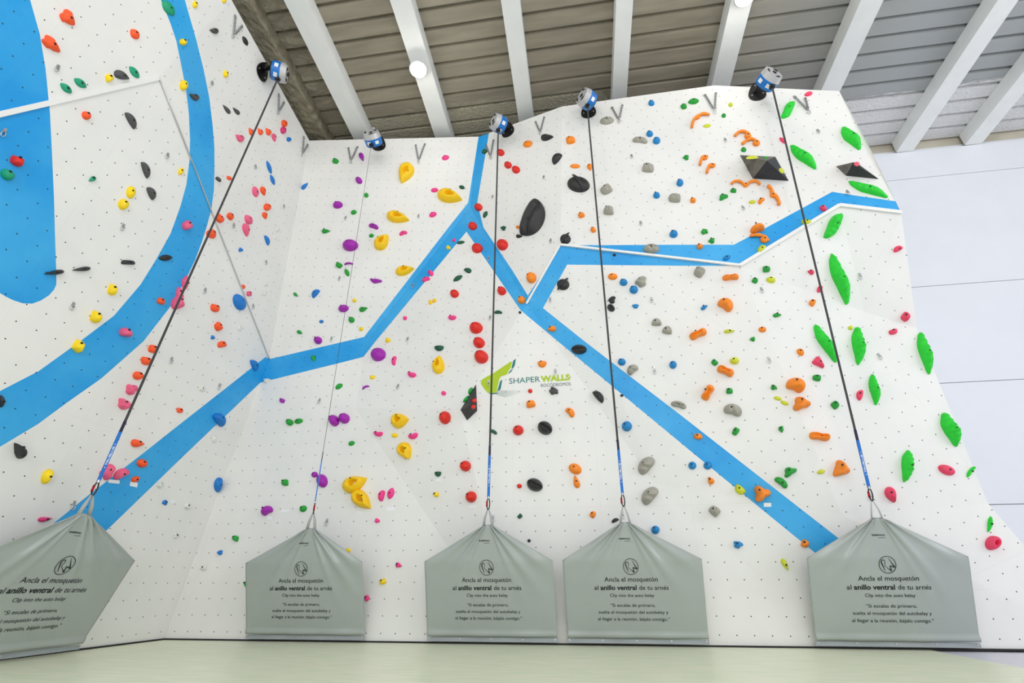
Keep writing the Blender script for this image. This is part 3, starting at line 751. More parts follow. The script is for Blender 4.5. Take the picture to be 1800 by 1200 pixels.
1218 352 11 11 0 s N .6|small orange hold left of the green winged one
1322 355 12 7 10 o L .6|small lime hold left of a tiny orange one
1338 353 14 10 50 b N .6|small orange knuckle hold beside the curved handle
1376 247 16 7 -42 l P3 .6|slim pink hold left of the fifth webbing near the top
1412 276 62 20 -44 r F .6|green tufa hold directly right of the fifth webbing, high up
1385 193 38 18 52 r F .6|green tufa hold just below the fifth auto belay
1421 165 15 8 20 o P3 .6|pink hold on top of the rightmost chain
1496 243 52 22 -52 r F .6|green tufa hold at the upper right corner of the wall
1526 333 75 17 -23 r F .6|long green tufa hold below the black-tipped pyramid at far right
1447 366 14 10 -35 o P3 .6|pink oval hold on the rising blue band
1417 391 18 11 -10 h3 L .6|lime hold behind the fifth webbing on the blue band
1145 181 11 11 0 o C .65|highest blue ball hold, under the roof
1142 235 12 12 0 o C .65|blue ball hold, upper one of two touching a grey hold
1154 247 14 13 60 o C .65|blue ball hold, lower one of two beside a grey hold
1067 212 25 14 10 o S .6|grey shark-mouth hold right of the fourth auto belay
1125 247 27 14 -8 b S .6|grey hold touching two blue balls near the top
1139 295 23 19 -10 s S .6|grey hold alone between top chains and right blue balls
1066 333 23 18 35 s S .6|grey hold right of the fourth webbing, upper of two
1070 370 20 18 0 s S .7|grey hold right of the fourth webbing, lower of two
1186 348 24 18 0 s S .6|grey hold under a blue ball, above the horizontal band
1195 321 14 12 80 o C .65|blue ball hold just above a grey hold
1154 343 12 12 0 o C .65|blue ball hold left of a grey hold, above the band
1003 246 18 16 10 s N .6|orange hold left of the fourth webbing's top
928 253 17 12 20 o N .5|orange oval hold in the shadow beside the third auto belay
1011 292 18 8 0 o N .5|flat orange oval hold above the black disc
1037 294 13 11 -80 t N .6|small orange triangular hold touching the fourth webbing
1022 378 13 11 20 s N .6|small orange hold left of the fourth webbing below the black disc
1043 404 11 10 -60 s N .6|small orange hold left of the fourth webbing above the band
962 241 23 14 10 t K .7|black wedge hold under a chain near the third auto belay
978 278 24 13 52 h K .7|black half-moon hold on the seam below a black wedge
938 385 70 38 246 hg K .55|largest black grooved hold, standing tall on the upper middle facet
913 415 12 8 0 t K .6|small black hold touching the foot of the largest black hold
920 389 7 7 0 o R .7|tiny red ball hold left of the largest black hold
910 399 7 6 0 o N .7|tiny orange hold left of the largest black hold
934 488 20 18 80 o N .6|orange ball hold left of the trim in the middle
917 527 14 14 0 o N .6|orange ball hold on the blue stripe where two bands meet
914 549 5 5 0 o K .6|tiny black knob just below the stripe junction
1080 448 6 5 0 o K .6|tiny black knob on the horizontal band
1145 437 29 17 0 o S .6|grey shark-mouth hold on the horizontal band
1184 411 15 14 40 o C .65|blue ball hold above the horizontal band
1077 486 17 12 0 o N .5|orange oval hold below the band right of the fourth webbing
1096 496 14 13 0 o C .65|blue ball hold, upper-left of two below the horizontal band
1114 509 15 15 0 o C .65|blue ball hold, lower-right of two touching a grey hold
1127 495 20 18 50 w S .6|grey rocky hold touching a blue ball under the band
1076 527 14 11 60 w K .6|black twin hold, upper part, right of the fourth webbing
1074 541 15 12 -45 g K .6|black twin hold, lower part, right of the fourth webbing
1117 538 11 8 0 w C .6|tiny blue-green hold below two blue balls
1154 566 18 14 180 h3 S .6|grey shell hold, left one of two alike below the horizontal band
1173 580 18 15 170 h3 S .6|grey shell hold, right one of two alike below the horizontal band
"""
# ---------------------------------------------------------------- climbing holds
HC = {'O': ('orange-red', (255, 90, 34)), 'N': ('orange', (255, 144, 30)), 'R': ('red', (228, 34, 18)), 'T': ('teal', (8, 160, 118)), 'G': ('green', (22, 160, 52)), 'F': ('bright green', (26, 214, 50)),
 'E': ('dark green', (12, 88, 58)), 'Y': ('yellow', (252, 218, 10)), 'Y2': ('yellow', (255, 208, 8)), 'L': ('lime', (212, 220, 50)), 'K': ('black', (36, 36, 38)), 'D': ('dark grey', (74, 74, 76)),
 'S': ('grey', (168, 166, 154)), 'P': ('pink', (240, 98, 138)), 'P2': ('hot pink', (248, 62, 146)), 'P3': ('pink', (244, 66, 106)), 'M': ('magenta', (214, 50, 120)), 'U': ('purple', (164, 18, 176)),
 'B': ('blue', (14, 122, 208)), 'C': ('blue', (12, 136, 204)), 'W': ('white', (226, 228, 222))}
HM = {}
for k, (nm, c) in HC.items():
    HM[k] = mat('hold_' + nm.replace(' ', '_'), c, .5 if k not in 'RKU' else .38, 0, .1, 14, .35, 70)
def outline(shape, N, rnd):
    pts = []; ph = rnd.uniform(0, 6)
    for i in range(N):
        t = 2 * pi * i / N; x, y = cos(t), sin(t)
        if shape == 't': y = sin(t) * abs(sin(t / 2)) ** 1.1 * 1.15
        elif shape == 't2': y = sin(t) * (.62 - .38 * cos(t))
        elif shape == 'l': y = sin(t) * abs(sin(t)) ** .45
        elif shape in ('h', 'hg'): y = sin(t) if y > 0 else .3 * sin(t); y = (y - .35) * 1.5
        elif shape == 'h2': y = sin(t) if y > 0 else .22 * sin(t); y = (y - .39) * 1.6
        elif shape == 'h3': y = sin(t) if y < 0 else .25 * sin(t); y = (y + .37) * 1.6
        elif shape == 'b': y = sin(t) if y > 0 else sin(t) * (.45 + .55 * abs(x) ** 1.5); y = y * 1.05 - .05
        elif shape == 'b2': y = sin(t) if y < 0 else sin(t) * (.2 + .8 * abs(x) ** 1.6)
        elif shape in ('c', 'c3'):
            q = 1.15 if shape == 'c' else .45
            y = sin(t) if y > 0 else sin(t) + q * (1 - abs(x) ** 1.7); y = (y - .1) * 1.1
        elif shape == 'c2': y = sin(t) * (.55 + .45 * abs(cos(t * 2 + .6))) + .25 * cos(2 * t)
        elif shape == 's':
            m = max(abs(x), abs(y)); r = (1 / m) ** .55; r *= 1 + .05 * sin(3 * t + ph); x *= r; y *= r; x /= 1.12; y /= 1.12
        elif shape == 'w': r = 1 + .13 * sin(3 * t + ph) + .1 * sin(5 * t + 2 * ph) + rnd.uniform(-.05, .05); x *= r; y *= r
        elif shape == 'p': r = 1 + .1 * sin(3 * t + ph) + .06 * sin(4 * t + ph); x *= r; y *= r
        elif shape == 'f':
            y = sin(t) * (abs(sin(t / 2)) ** .7 if x > 0 else 1)
            if x < -.4 and abs(y) < .75: x = x + .38 * (1 - abs(y) / .75)
            y *= 1.05
        elif shape == 'j':
            y = sin(t) * abs(sin(t / 2)) ** .75 * 1.1 * abs(sin(t)) ** .12
        elif shape == '3': r = .84 + .22 * cos(3 * t + .5); x *= r; y *= r
        elif shape == '2': y = sin(t) * (.5 + .6 * abs(x) ** 1.6); 
        elif shape == 'v': r = .82 + .2 * cos(3 * t) + .05 * cos(6 * t); x *= r; y *= r * 1.1
        elif shape == 't3': r = .86 + .2 * cos(3 * t + 1.2); x *= r; y *= r
        elif shape == 'r': y = sin(t) * (.7 + .3 * abs(sin(t))) + .22 * sin(x * 3.1); r = 1 + .018 * sin(9 * t + ph); x *= r; y *= r * .86
        pts.append((x, y))
    return pts
BOLT = None
def bolt_mesh():
    global BOLT
    if BOLT is None:
        bm = bmesh.new(); add_cyl(bm, (0, 0, 0), (0, 0, 1), .0115, .014, 12)
        BOLT = bpy.data.meshes.new('bolt'); bm.to_mesh(BOLT); bm.free(); BOLT.materials.append(M_HOLE)
    return BOLT
HOLD_POS = []
def make_hold(x, y, wd, ht, ang, shape, colr, dep, label, surf=None):
    rnd = random.Random(int(x * 31 + y * 7))
    loc, n = hit(x, y)
    if loc is None: print('MISS', label); return
    if surf: loc, n = surf
    r = ray(x, y); dist = (loc - EYE).length; mpp = dist * cos(atan2(sqrt((x - 900) ** 2 + (y - 600) ** 2), F_PX)) / F_PX
    D = min(wd, ht) * mpp * dep * 1.05
    big = max(wd, ht) > 24; N = 44 if big else 26; K = 11 if big else 7
    if shape == 'r': N, K = 72, 12
    ol = outline(shape, N, rnd); a = radians(ang)
    base = loc + n * D * .3
    if (EYE - loc).normalized().dot(n) < .75: D *= .8
    base = loc + n * D * .3
    # desired outline in the view; the footprint is then fitted so that the raised shape fills it
    want = [(x + (u * cos(a) * wd - v * sin(a) * ht) / 2, y - (u * sin(a) * wd + v * cos(a) * ht) / 2) for u, v in ol]
    ol_, sx_, sy_, ox_, oy_ = ol, 1.0, 1.0, 0.0, 0.0
    wx0, wx1 = min(p[0] for p in want), max(p[0] for p in want); wy0, wy1 = min(p[1] for p in want), max(p[1] for p in want)
    for it in range(3):
      pts = []
      for wx, wy in want:
        px = x + ox_ + (wx - x) * sx_; py = y + oy_ + (wy - y) * sy_
        q = ray(px, py); t = (base - EYE).dot(n) / q.dot(n); pts.append(EYE + q * t - base)
      if it < 2:
        cen = sum(pts, Vector((0, 0, 0))) / N; b0 = base - n * D * .3; pj = []
        for rho in (1, .9, .72, .5):
            hh = D * sqrt(max(0, 1 - rho ** 2.2))
            pj += [pix(b0 + cen + (p - cen) * rho + n * hh) for p in pts]
        ax0, ax1 = min(p[0] for p in pj), max(p[0] for p in pj); ay0, ay1 = min(p[1] for p in pj), max(p[1] for p in pj)
        sx_ *= max(.45, min(1.2, (wx1 - wx0) / (ax1 - ax0))); sy_ *= max(.45, min(1.2, (wy1 - wy0) / (ay1 - ay0)))
        ox_ += (wx0 + wx1) / 2 - (ax0 + ax1) / 2; oy_ += (wy0 + wy1) / 2 - (ay0 + ay1) / 2
    M = frame(n); Mi = M.transposed(); ctr = Vector((0, 0, 0))
    P2 = [Mi @ p for p in pts]
    jug = shape in ('j', 'q')
    cx = sum(p.x for p in P2) / N; cy = sum(p.y for p in P2) / N
    if jug and shape == 'j': cy += ht * mpp * .04; cx += 0
    ex = 2.2
    verts, faces = [], []
    axu = Mi @ (pts[0] - pts[N // 2]); axu.z = 0; L = max(axu.length, 1e-4); axu.normalize()
    def height(rho, qx, qy):
        h = max(0, 1 - rho ** ex) ** .5
        if jug:
            k0 = .27 if shape == 'j' else .16
            if rho < .52: h *= max(0.0, min(1, (rho - k0) / (.46 - k0))) ** .7 if rho > k0 else 0
        u = (qx * axu.x + qy * axu.y) / L * 2; vv = (-qx * axu.y + qy * axu.x) / (min(wd, ht) * mpp) * 2
        if shape == 'g': h *= 1 - .5 * (abs(vv) < .2) * (rho < .96)
        elif shape == 'hg': h *= 1 - .5 * (cos(vv * 6.2 + .4) > .25) * (rho < .97)
        elif shape == 'r': h *= 1 + (.11 * sin(u * 21 + vv * 1.4) * (.4 + .6 * (vv < .15)) + .12 * sin(u * 4 + 1))
        elif shape == 'S' or colr == 'S': h *= 1 + .1 * sin(u * 9 + vv * 3) * (rho < .8) - (.55 if (wd > 1.5 * ht and abs(vv - .15) < .16 and abs(u) < .55) else 0)
        elif shape in ('w', 'p'): h *= 1 + .16 * sin(u * 4 + y) + .12 * sin(vv * 5 + x)
        elif shape == '2': h *= 1 - .45 * math.exp(-(vv / .22) ** 2) * (u < .4)
        elif shape in 'sbv3': h *= 1 - .12 * vv
        return h * D
    verts.append(M @ Vector((cx, cy, height(0, cx, cy))))
    for k in range(1, K + 1):
        rho = k / K; rr = rho if jug else sin(rho * pi / 2) ** .9
        for p in P2:
            qx = cx + (p.x - cx) * rr; qy = cy + (p.y - cy) * rr
            verts.append(M @ Vector((qx, qy, height(rr, qx, qy) if k < K else 0)))
    for p in P2: verts.append(M @ Vector((cx + (p.x - cx) * 1.0, cy + (p.y - cy) * 1.0, -.004)))
    for i in range(N): faces.append((0, 1 + i, 1 + (i + 1) % N))
    for k in range(K):
        A = 1 + k * N; B = A + N
        for i in range(N): faces.append((A + i, B + i, B + (i + 1) % N, A + (i + 1) % N))
    o = mesh_obj('climbing_hold', verts, faces, HM[colr], None, True); o.location = base - n * D * .3
    tag(o, label, 'climbing hold', HC[colr][0] + ' climbing holds')
    HOLD_POS.append((x, y, label))
    if min(wd, ht) >= 9 and shape not in ('q',):
        # the fixing bolt: sunk in the crown, a little off centre on the domes
        off = Vector((cx, cy, 0)); hh = height(0, cx, cy)
        if shape == 'j': off = Vector((cx, cy, 0)); p = P2[N // 4]; off = Vector((cx + (p.x - cx) * .55, cy + (p.y - cy) * .55, 0)); hh = height(.55, off.x, off.y)
        elif wd < 1.6 * ht and D > .03:
            s = .25; off = Vector((cx - s * D, cy + s * 1.2 * D, 0)); hh *= .93
        b = bpy.data.objects.new('bolt', bolt_mesh()); COL.objects.link(b); b.parent = o
        mm = M.to_4x4(); mm.translation = M @ Vector((off.x, off.y, hh - .003)); b.matrix_local = mm
    return o
for line in HOLDS.strip().splitlines():
    d_, lab = line.split('|'); f = d_.split()
    make_hold(float(f[0]), float(f[1]), float(f[2]), float(f[3]), float(f[4]), f[5], f[6], float(f[7]), lab)

# curved orange handles: a tube that leaves the wall and comes back, with a bolted lobe
def handle(pts, lobes, rpx, label, out=.07):
    bm = bmesh.new(); loc0, n0 = hit(*pts[0]); mp = (loc0 - EYE).length / F_PX * .85
    P = []
    n_ = len(pts)
    for i, (x, y) in enumerate(pts):
        l, n = hit(x, y); P.append(l)
    l, n = hit(*pts[n_ // 2]); dense = []; R_ = []
    for i in range(n_ - 1):
        for k in range(5):
            t = k / 5; p0 = P[max(i - 1, 0)]; p1 = P[i]; p2 = P[i + 1]; p3 = P[min(i + 2, n_ - 1)]
            q = .5 * ((2 * p1) + (p2 - p0) * t + (2 * p0 - 5 * p1 + 4 * p2 - p3) * t * t + (3 * p1 - p0 - 3 * p2 + p3) * t ** 3)
            dense.append(q)
    dense.append(P[-1]); m_ = len(dense)
    o_ = Vector(P[n_ // 2]); pts3 = [q + n * (.015 + rpx * mp * .6) - o_ for i, q in enumerate(dense)]
    rad = [rpx * mp * (1 + .12 * sin(i * .9)) * (.8 + .2 * sin(pi * i / (m_ - 1))) for i in range(m_)]
    add_tube(bm, pts3, rad, 12)
    for (x, y, r) in lobes:
        c, nn = hit(x, y); bmesh.ops.create_uvsphere(bm, u_segments=16, v_segments=10, radius=1, matrix=Matrix.Translation(c - o_ + n * r * mp * .3) @ frame(n).to_4x4() @ Matrix.Diagonal((r * mp, r * mp, r * mp * .8, 1)))
    o = bm_obj('climbing_hold', bm, HM['N'], None, True); o.location = o_
    tag(o, label, 'climbing hold', 'orange handle holds'); HOLD_POS.append((pts[0][0], pts[0][1], label))
    for (x, y, r) in lobes[:1]:
        c, nn = hit(x, y); b = bpy.data.objects.new('bolt', bolt_mesh()); COL.objects.link(b); b.parent = o
        mm = frame(n).to_4x4(); mm.translation = c - o_ + n * r * mp * 1.08; b.matrix_local = mm
handle([(1216, 226), (1219, 213), (1227, 206), (1236, 202), (1247, 204)], [(1226, 207, 4.5)], 2.7, 'topmost orange handle hold, hooked like a boomerang')
handle([(1291, 241), (1298, 234), (1307, 233), (1315, 237), (1317, 243)], [(1314, 240, 5.5)], 2.6, 'orange loop handle, upper one of two overlapping above the grey pyramid')
handle([(1304, 255), (1311, 249), (1320, 246), (1328, 250), (1331, 256)], [(1329, 253, 6)], 2.7, 'orange loop handle, lower one of two overlapping above the grey pyramid')
handle([(1230, 292), (1232, 284), (1236, 277), (1244, 277)], [(1239, 278, 5)], 2.6, 'small orange hook hold, upper left one of two alike')
handle([(1242, 306), (1244, 298), (1249, 291), (1257, 292)], [(1252, 292, 5)], 2.6, 'small orange hook hold, lower right one of two alike')
handle([(1285, 325), (1291, 320), (1301, 321), (1310, 327), (1319, 321), (1329, 320), (1335, 326)], [(1310, 326, 4.8)], 2.5, 'wide orange double handle under the grey pyramid')
handle([(1349, 328), (1354, 333), (1357, 341), (1363, 347), (1368, 356), (1368, 362)], [(1358, 344, 4.8)], 3.0, 'slanting orange handle hold at the lower right of the grey pyramid')
handle([(1318, 416), (1326, 415), (1334, 415), (1343, 418), (1350, 425)], [(1343, 422, 7)], 3.2, 'lower orange handle hold of the pair on the band, above a lime hold')

# black discs with a raised rib or slot
def ribbed_disc(x, y, wd, ht, ang, ribang, riblen, ribw, label):
    o = make_hold(x, y, wd, ht, ang, 'o', 'K', .38, label)
    loc, n = hit(x, y); mp = (loc - EYE).length / F_PX * .85; a = radians(ribang)
    p0, _ = hit(x - cos(a) * riblen / 2, y + sin(a) * riblen / 2); p1, _ = hit(x + cos(a) * riblen / 2, y - sin(a) * riblen / 2)
    bm = bmesh.new(); h = min(wd, ht) * mp * .5; mid = (p0 + p1) / 2; N = 9; pts = []; rad = []
    for i in range(N):
        t = i / (N - 1); pts.append(p0 + (p1 - p0) * t - o.location + n * (h * (.35 + .65 * sin(pi * t)))); rad.append(ribw * mp * (.6 + .4 * sin(pi * t)))
    add_tube(bm, pts, rad, 10); bm_obj('rib', bm, HM['K'], o, True)
ribbed_disc(1017, 324, 40, 28, -10, -55, 33, 3.4, 'big glossy black disc hold with a slanting rib, upper middle')
ribbed_disc(994, 420, 19, 18, 0, 55, 23, 2.2, 'small black disc hold with diagonal rib above the trim corner')
ribbed_disc(990, 500, 22, 20, 0, 48, 26, 2.8, 'black disc hold with diagonal rib below the horizontal band')

# faceted volumes
M_VOL = mat('volume_grip', (54, 56, 64), .75, 0, .35, 6, .8, 45)
M_VOLK = mat('volume_black', (50, 51, 55), .6, 0, .3, 9, .7, 45)
M_LIT_CHALK = mat('lit_chalky_grip', (124, 120, 114), .85, 0, .45, 7, .8, 45)  # lit tone of left and top faces painted in, mixed with chalk
def volume(base, apexes, faces, label, m, out):
    P = [hit(*p) for p in base]; n = P[0][1].copy(); o_ = P[0][0].copy()
    if P[0][0] is None: return None
    vs = [p[0] - o_ - n * .003 for p in P]
    for (x, y), h in zip(apexes, out):
        q = ray(x, y); t = ((o_ + n * h) - EYE).dot(n) / q.dot(n); vs.append(EYE + q * t - o_)
    o = mesh_obj('wall_volume', vs, faces, [m, M_LIT_CHALK]); o.location = o_
    for i_ in (() if 'narrow' in label else (0, 3)): o.data.polygons[i_].material_index = 1  # left and top faces get the painted lit tone
    md = o.modifiers.new('edge', 'BEVEL'); md.width = .006; md.segments = 2
    tag(o, label, 'climbing volume', 'faceted volumes')
    return o, n
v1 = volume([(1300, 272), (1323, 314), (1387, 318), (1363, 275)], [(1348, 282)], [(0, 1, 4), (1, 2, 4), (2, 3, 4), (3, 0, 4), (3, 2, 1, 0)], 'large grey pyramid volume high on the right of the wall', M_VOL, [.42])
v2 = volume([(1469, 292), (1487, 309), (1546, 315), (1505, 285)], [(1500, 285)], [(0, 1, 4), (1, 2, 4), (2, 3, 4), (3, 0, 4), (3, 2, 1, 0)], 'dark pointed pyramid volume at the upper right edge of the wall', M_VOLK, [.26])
v3 = volume([(837, 674), (809, 720), (821, 739), (839, 722)], [(822, 716)], [(0, 1, 4), (1, 2, 4), (2, 3, 4), (3, 0, 4), (3, 2, 1, 0)], 'narrow black pyramid volume left of the painted logo', M_VOLK, [.24])
def on_volume(vol, x, y, *rest):
    o, n = vol; me = o.data; best = None; q = ray(x, y)
    dg = bpy.context.evaluated_depsgraph_get()
    bv = BVHTree.FromPolygons([tuple(o.location + v.co) for v in me.vertices], [tuple(p.vertices) for p in me.polygons])
    l, nn, i, d_ = bv.ray_cast(EYE, q)
    if l is None: print('vol miss', rest[-1]); return make_hold(x, y, *rest)
    if nn.dot(q) > 0: nn = -nn
    return make_hold(x, y, *rest, surf=(l, nn))
on_volume(v1, 1322, 276, 22, 6, 3, 'h', 'L', .6, 'flat lime hold on top of the large grey pyramid')
on_volume(v1, 1345, 277, 9, 5, 0, 's', 'G', .6, 'tiny green hold on the upper rim of the large grey pyramid')
on_volume(v1, 1374, 300, 12, 7, -45, 'o', 'L', .4, 'lime hold on the right face of the large grey pyramid')
on_volume(v2, 1506, 288, 10, 7, -20, 'o', 'P3', .5, 'pink hold on the upper rim of the dark pyramid at far right')
on_volume(v3, 827, 687, 14, 7, 62, 'l', 'G', .6, 'upper green hold on the left face of the black pyramid')
on_volume(v3, 820, 702, 13, 8, 45, 'w', 'G', .6, 'lower green hold on the left face of the black pyramid')
on_volume(v3, 834, 704, 8, 8, 0, 'o', 'R', .6, 'upper red ball on the black pyramid')
on_volume(v3, 832, 715, 8, 8, 0, 'o', 'R', .6, 'lower red ball on the black pyramid')

# ---------------------------------------------------------------- bolt hangers, all of one kind
def near(x, y):
    best = min(HOLD_POS, key=lambda h: (h[0] - x) ** 2 + (h[1] - y) ** 2); return best
hg = None
HANG = [(102, 117), (373, 144), (8, 229), (295, 271), (217, 396), (449, 291), (499, 361), (411, 394), (468, 459), (361, 508), (445, 536), (129, 534), (302, 630), (386, 676), (597, 487), (583, 593), (562, 702), (736, 378), (608, 381), (866, 344), (956, 310), (968, 421), (967, 524), (1110, 273), (1126, 390), (1145, 524), (1274, 244), (1305, 363), (1338, 507), (1351, 629), (1437, 229), (1489, 336), (1511, 482), (1545, 623), (717, 594), (727, 500), (859, 452), (862, 556), (700, 677), (976, 650), (1150, 648), (131, 883), (575, 914), (867, 906), (1094, 901), (1528, 868), (859, 670), (1300, 783)]
HANG = HANG[:-1]
used_lab = {}
for x, y in HANG:
    l, n = hit(x, y)
    if l is None: continue
    if hg is None:
        t_ = empty('bolt_hanger', l)
        bm = bmesh.new(); add_box(bm, (0, -.005, .003), .03, .05, .004); add_box(bm, (0, -.03, .016), .03, .004, .03); bmesh.ops.bevel(bm, geom=bm.edges[:], offset=.0015, segments=1)
        pl = bm_obj('plate', bm, M_ZINC, t_)
        bm = bmesh.new(); add_cyl(bm, (0, .012, .008), (0, 0, 1), .009, .012, 6); bl = bm_obj('bolt', bm, M_STEEL, t_)
        bm = bmesh.new(); add_tube(bm, [Vector((cos(k * pi / 8) * .017, -.05 + sin(k * pi / 8) * .03, .02)) for k in range(16)], .0048, 6, True); rg = bm_obj('ring', bm, M_STEEL, t_, True)
        hg = (t_, [pl, bl, rg])
    else:
        t_ = hg[0].copy(); COL.objects.link(t_)
        for ch in hg[1]:
            c = ch.copy(); COL.objects.link(c); c.parent = t_
    mm = frame(n).to_4x4(); mm.translation = l; t_.matrix_world = mm
    hx, hy, hl = near(x, y); dx, dy = x - hx, y - hy
    rel = ('right of' if dx > 0 else 'left of') if abs(dx) > abs(dy) else ('below' if dy > 0 else 'above')
    sh = hl.split(',')[0].split()[:9]
    while sh[-1] in ('the', 'a', 'on', 'of', 'in', 'one', 'at', 'and', 'just', 'to', 'with', 'by', 'its', 'two', 'from'): sh = sh[:-1]
    lb = 'steel bolt hanger ' + rel + ' the ' + ' '.join(sh)
    if lb in used_lab: lb = 'second ' + lb; 
    used_lab[lb] = 1
    tag(t_, lb, 'bolt hanger', 'steel bolt hangers')

# ---------------------------------------------------------------- chain anchors
def chain(bm, a, b, n):
    L = (b - a).length; k = max(3, int(L / .032)); d_ = (b - a) / k; M = frame(n); x = d_.normalized()
    for i in range(k):
        c = a + d_ * (i + .5); u = n.cross(x).normalized(); w_ = u if i % 2 == 0 else n
        pts = [c + x * cos(t * pi / 5) * .027 + w_ * sin(t * pi / 5) * .016 + n * .022 for t in range(10)]
        add_tube(bm, pts, .0055, 5, True)
CH = [((412, 28), (409, 62), (424, 46), 'topmost steel chain anchor, at the upper left beside the roof edge'),
 ((489, 166), (488, 197), (498, 180), 'steel chain anchor just right of the leftmost auto belay webbing'),
 ((533, 241), (530, 271), (540, 254), 'steel chain anchor at the top of the inner corner'),
 ((613, 261), (617, 284), (629, 259), 'steel chain anchor left of the topmost purple hold'),
 ((731, 256), (736, 284), (747, 254), 'steel chain anchor above the topmost yellow jug'),
 ((868, 247), (863, 277), (855, 256), 'steel chain anchor on the blue stripe left of the third webbing'),
 ((942, 215), (950, 234), (957, 207), 'steel chain anchor above a black wedge hold'),
 ((1076, 190), (1088, 213), (1094, 186), 'steel chain anchor right of the fourth auto belay'),
 ((1239, 168), (1256, 196), (1258, 165), 'steel chain anchor left of the fifth auto belay'),
 ((1396, 171), (1421, 197), (1415, 174), 'steel chain anchor under a pink hold at the top right')]
for a, b, c, lab in CH:
    (pa, na), (pb, nb), (pc, nc) = hit(*a), hit(*b), hit(*c)
    if pa is None or pc is None or pb is None: print('chain miss', lab); continue
    t_ = empty('chain_anchor', pb); tag(t_, lab, 'chain anchor', 'steel chain anchors')
    for p in (pa, pc):
        bm = bmesh.new(); chain(bm, p - pb, Vector((0, 0, 0)) + (p - pb) * .12, nb); bm_obj('chain', bm, M_ZINC, t_, True)
        bm = bmesh.new(); M = frame(nb); add_box(bm, p - pb + nb * .008, .035, .045, .016, M); bm_obj('hanger', bm, M_STEEL, t_)
    bm = bmesh.new(); M = frame(nb); add_tube(bm, [M @ Vector((cos(k * pi / 8) * .02, sin(k * pi / 8) * .038 - .02, .02)) for k in range(16)], .006, 6, True); bm_obj('carabiner', bm, M_STEEL, t_, True)

# paper tags
M_PAPER = mat('paper', (240, 243, 246), .7)
M_INK = mat('ink', (26, 34, 34), .7)
for x, y, w_, h_, a, lab in [(200, 846, 20, 6, -5, 'small paper tag under the pink saddle hold on the band'), (235, 851, 13, 8, -12, 'paper tag under the small orange hold on the band'), (303, 881, 8, 5, 0, 'paper tag right of the tiny blue hold low left'),
    (474, 910, 9, 6, -5, 'paper tag under the purple kidney hold low left'), (501, 898, 13, 5, 4, 'paper tag between purple kidney hold and green oval hold'), (632, 901, 8, 5, -10, 'paper tag under the lower big yellow jug'), (687, 894, 14, 7, 5, 'paper tag under the hot pink C-shaped pair'),
    (771, 843, 11, 6, 0, 'paper tag under the dark green half-bowl on the triangle facet'), (830, 890, 12, 7, 8, 'paper tag under the lowest red ball hold'), (1349, 887, 13, 7, 0, 'paper tag under the orange three-lobed hold on the long stripe')]:
    l, n = hit(x, y); ar = radians(a); P = []
    for u, v in ((-1, -1), (1, -1), (1, 1), (-1, 1)):
        q = ray(x + (u * w_ * cos(ar) - v * h_ * sin(ar)) / 2, y - (u * w_ * sin(ar) + v * h_ * cos(ar)) / 2); t = (l - EYE).dot(n) / q.dot(n); P.append(EYE + q * t - l)
    o = mesh_obj('paper_tag', [p + n * .003 for p in P] + [p + n * .001 for p in P], [(0, 1, 2, 3), (4, 7, 6, 5), (0, 4, 5, 1), (1, 5, 6, 2), (2, 6, 7, 3), (3, 7, 4, 0)], M_PAPER); o.location = l
    tag(o, lab, 'paper tag', 'paper tags')

# ---------------------------------------------------------------- writing
def text_mesh(name, s, size, m, bold=0, align='CENTER', xs=1.0):
    cu = bpy.data.curves.new(name, 'FONT'); cu.body = s; cu.size = size; cu.align_x = align; cu.offset = bold; cu.extrude = .0004; cu.resolution_u = 3
    tmp = bpy.data.objects.new(name, cu); COL.objects.link(tmp)
    dg = bpy.context.evaluated_depsgraph_get(); me = bpy.data.meshes.new_from_object(tmp.evaluated_get(dg)); bpy.data.objects.remove(tmp)
    me.materials.clear(); me.materials.append(m)
    for v in me.vertices: v.co.x *= xs
    return me
def text_width(me): return max(v.co.x for v in me.vertices) - min(v.co.x for v in me.vertices)
def place_text(name, s, width, size, m, parent, M, bold=0):
    me = text_mesh(name, s, size, m, bold); k = width / max(text_width(me), 1e-4); cx = (max(v.co.x for v in me.vertices) + min(v.co.x for v in me.vertices)) / 2
    for v in me.vertices: v.co.x = (v.co.x - cx) * k
    o = bpy.data.objects.new(name, me); COL.objects.link(o); o.parent = parent; o.matrix_local = M; return o
# painted logo on the wall
M_TEAL = mat('logo_teal', (20, 120, 112), .5); M_LIME = mat('logo_lime', (172, 200, 10), .5); M_LGREY = mat('logo_grey', (92, 108, 108), .5); M_LDOT = mat('logo_halftone', (120, 152, 148), .5)
lc, ln_ = hit(925, 665)
logo = empty('wall_logo', lc); tag(logo, 'painted wall builder logo with green leaf shape and two lines of lettering', 'logo')
def onwall(px, py, off=.002):
    l, n = hit(px, py); return (l + n * off - lc)
def flat(name, pts, m, off=.002):
    vs = [onwall(*p, off) for p in pts]; o = mesh_obj(name, vs, [tuple(range(len(vs)))], m, logo); return o
flat('leaf_shape', [(845, 674), (847, 667), (857, 661), (867, 656), (898, 635), (900, 637), (898, 646), (895, 650), (891, 658), (880, 662), (877, 668), (875, 678), (873, 689), (864, 691), (857, 690), (851, 683)], M_LIME)
flat('leaf_edge', [(902, 634), (907, 630), (905, 642), (902, 647), (899, 648)], M_TEAL)
flat('leaf_edge', [(898, 650), (902, 648), (898, 654), (892, 658)], M_TEAL)
flat('leaf_edge', [(879, 670), (883, 667), (880, 684), (874, 688)], M_TEAL)
flat('leaf_edge', [(857, 691), (873, 690), (877, 691), (866, 693)], M_TEAL)
dots_v, dots_f = [], []
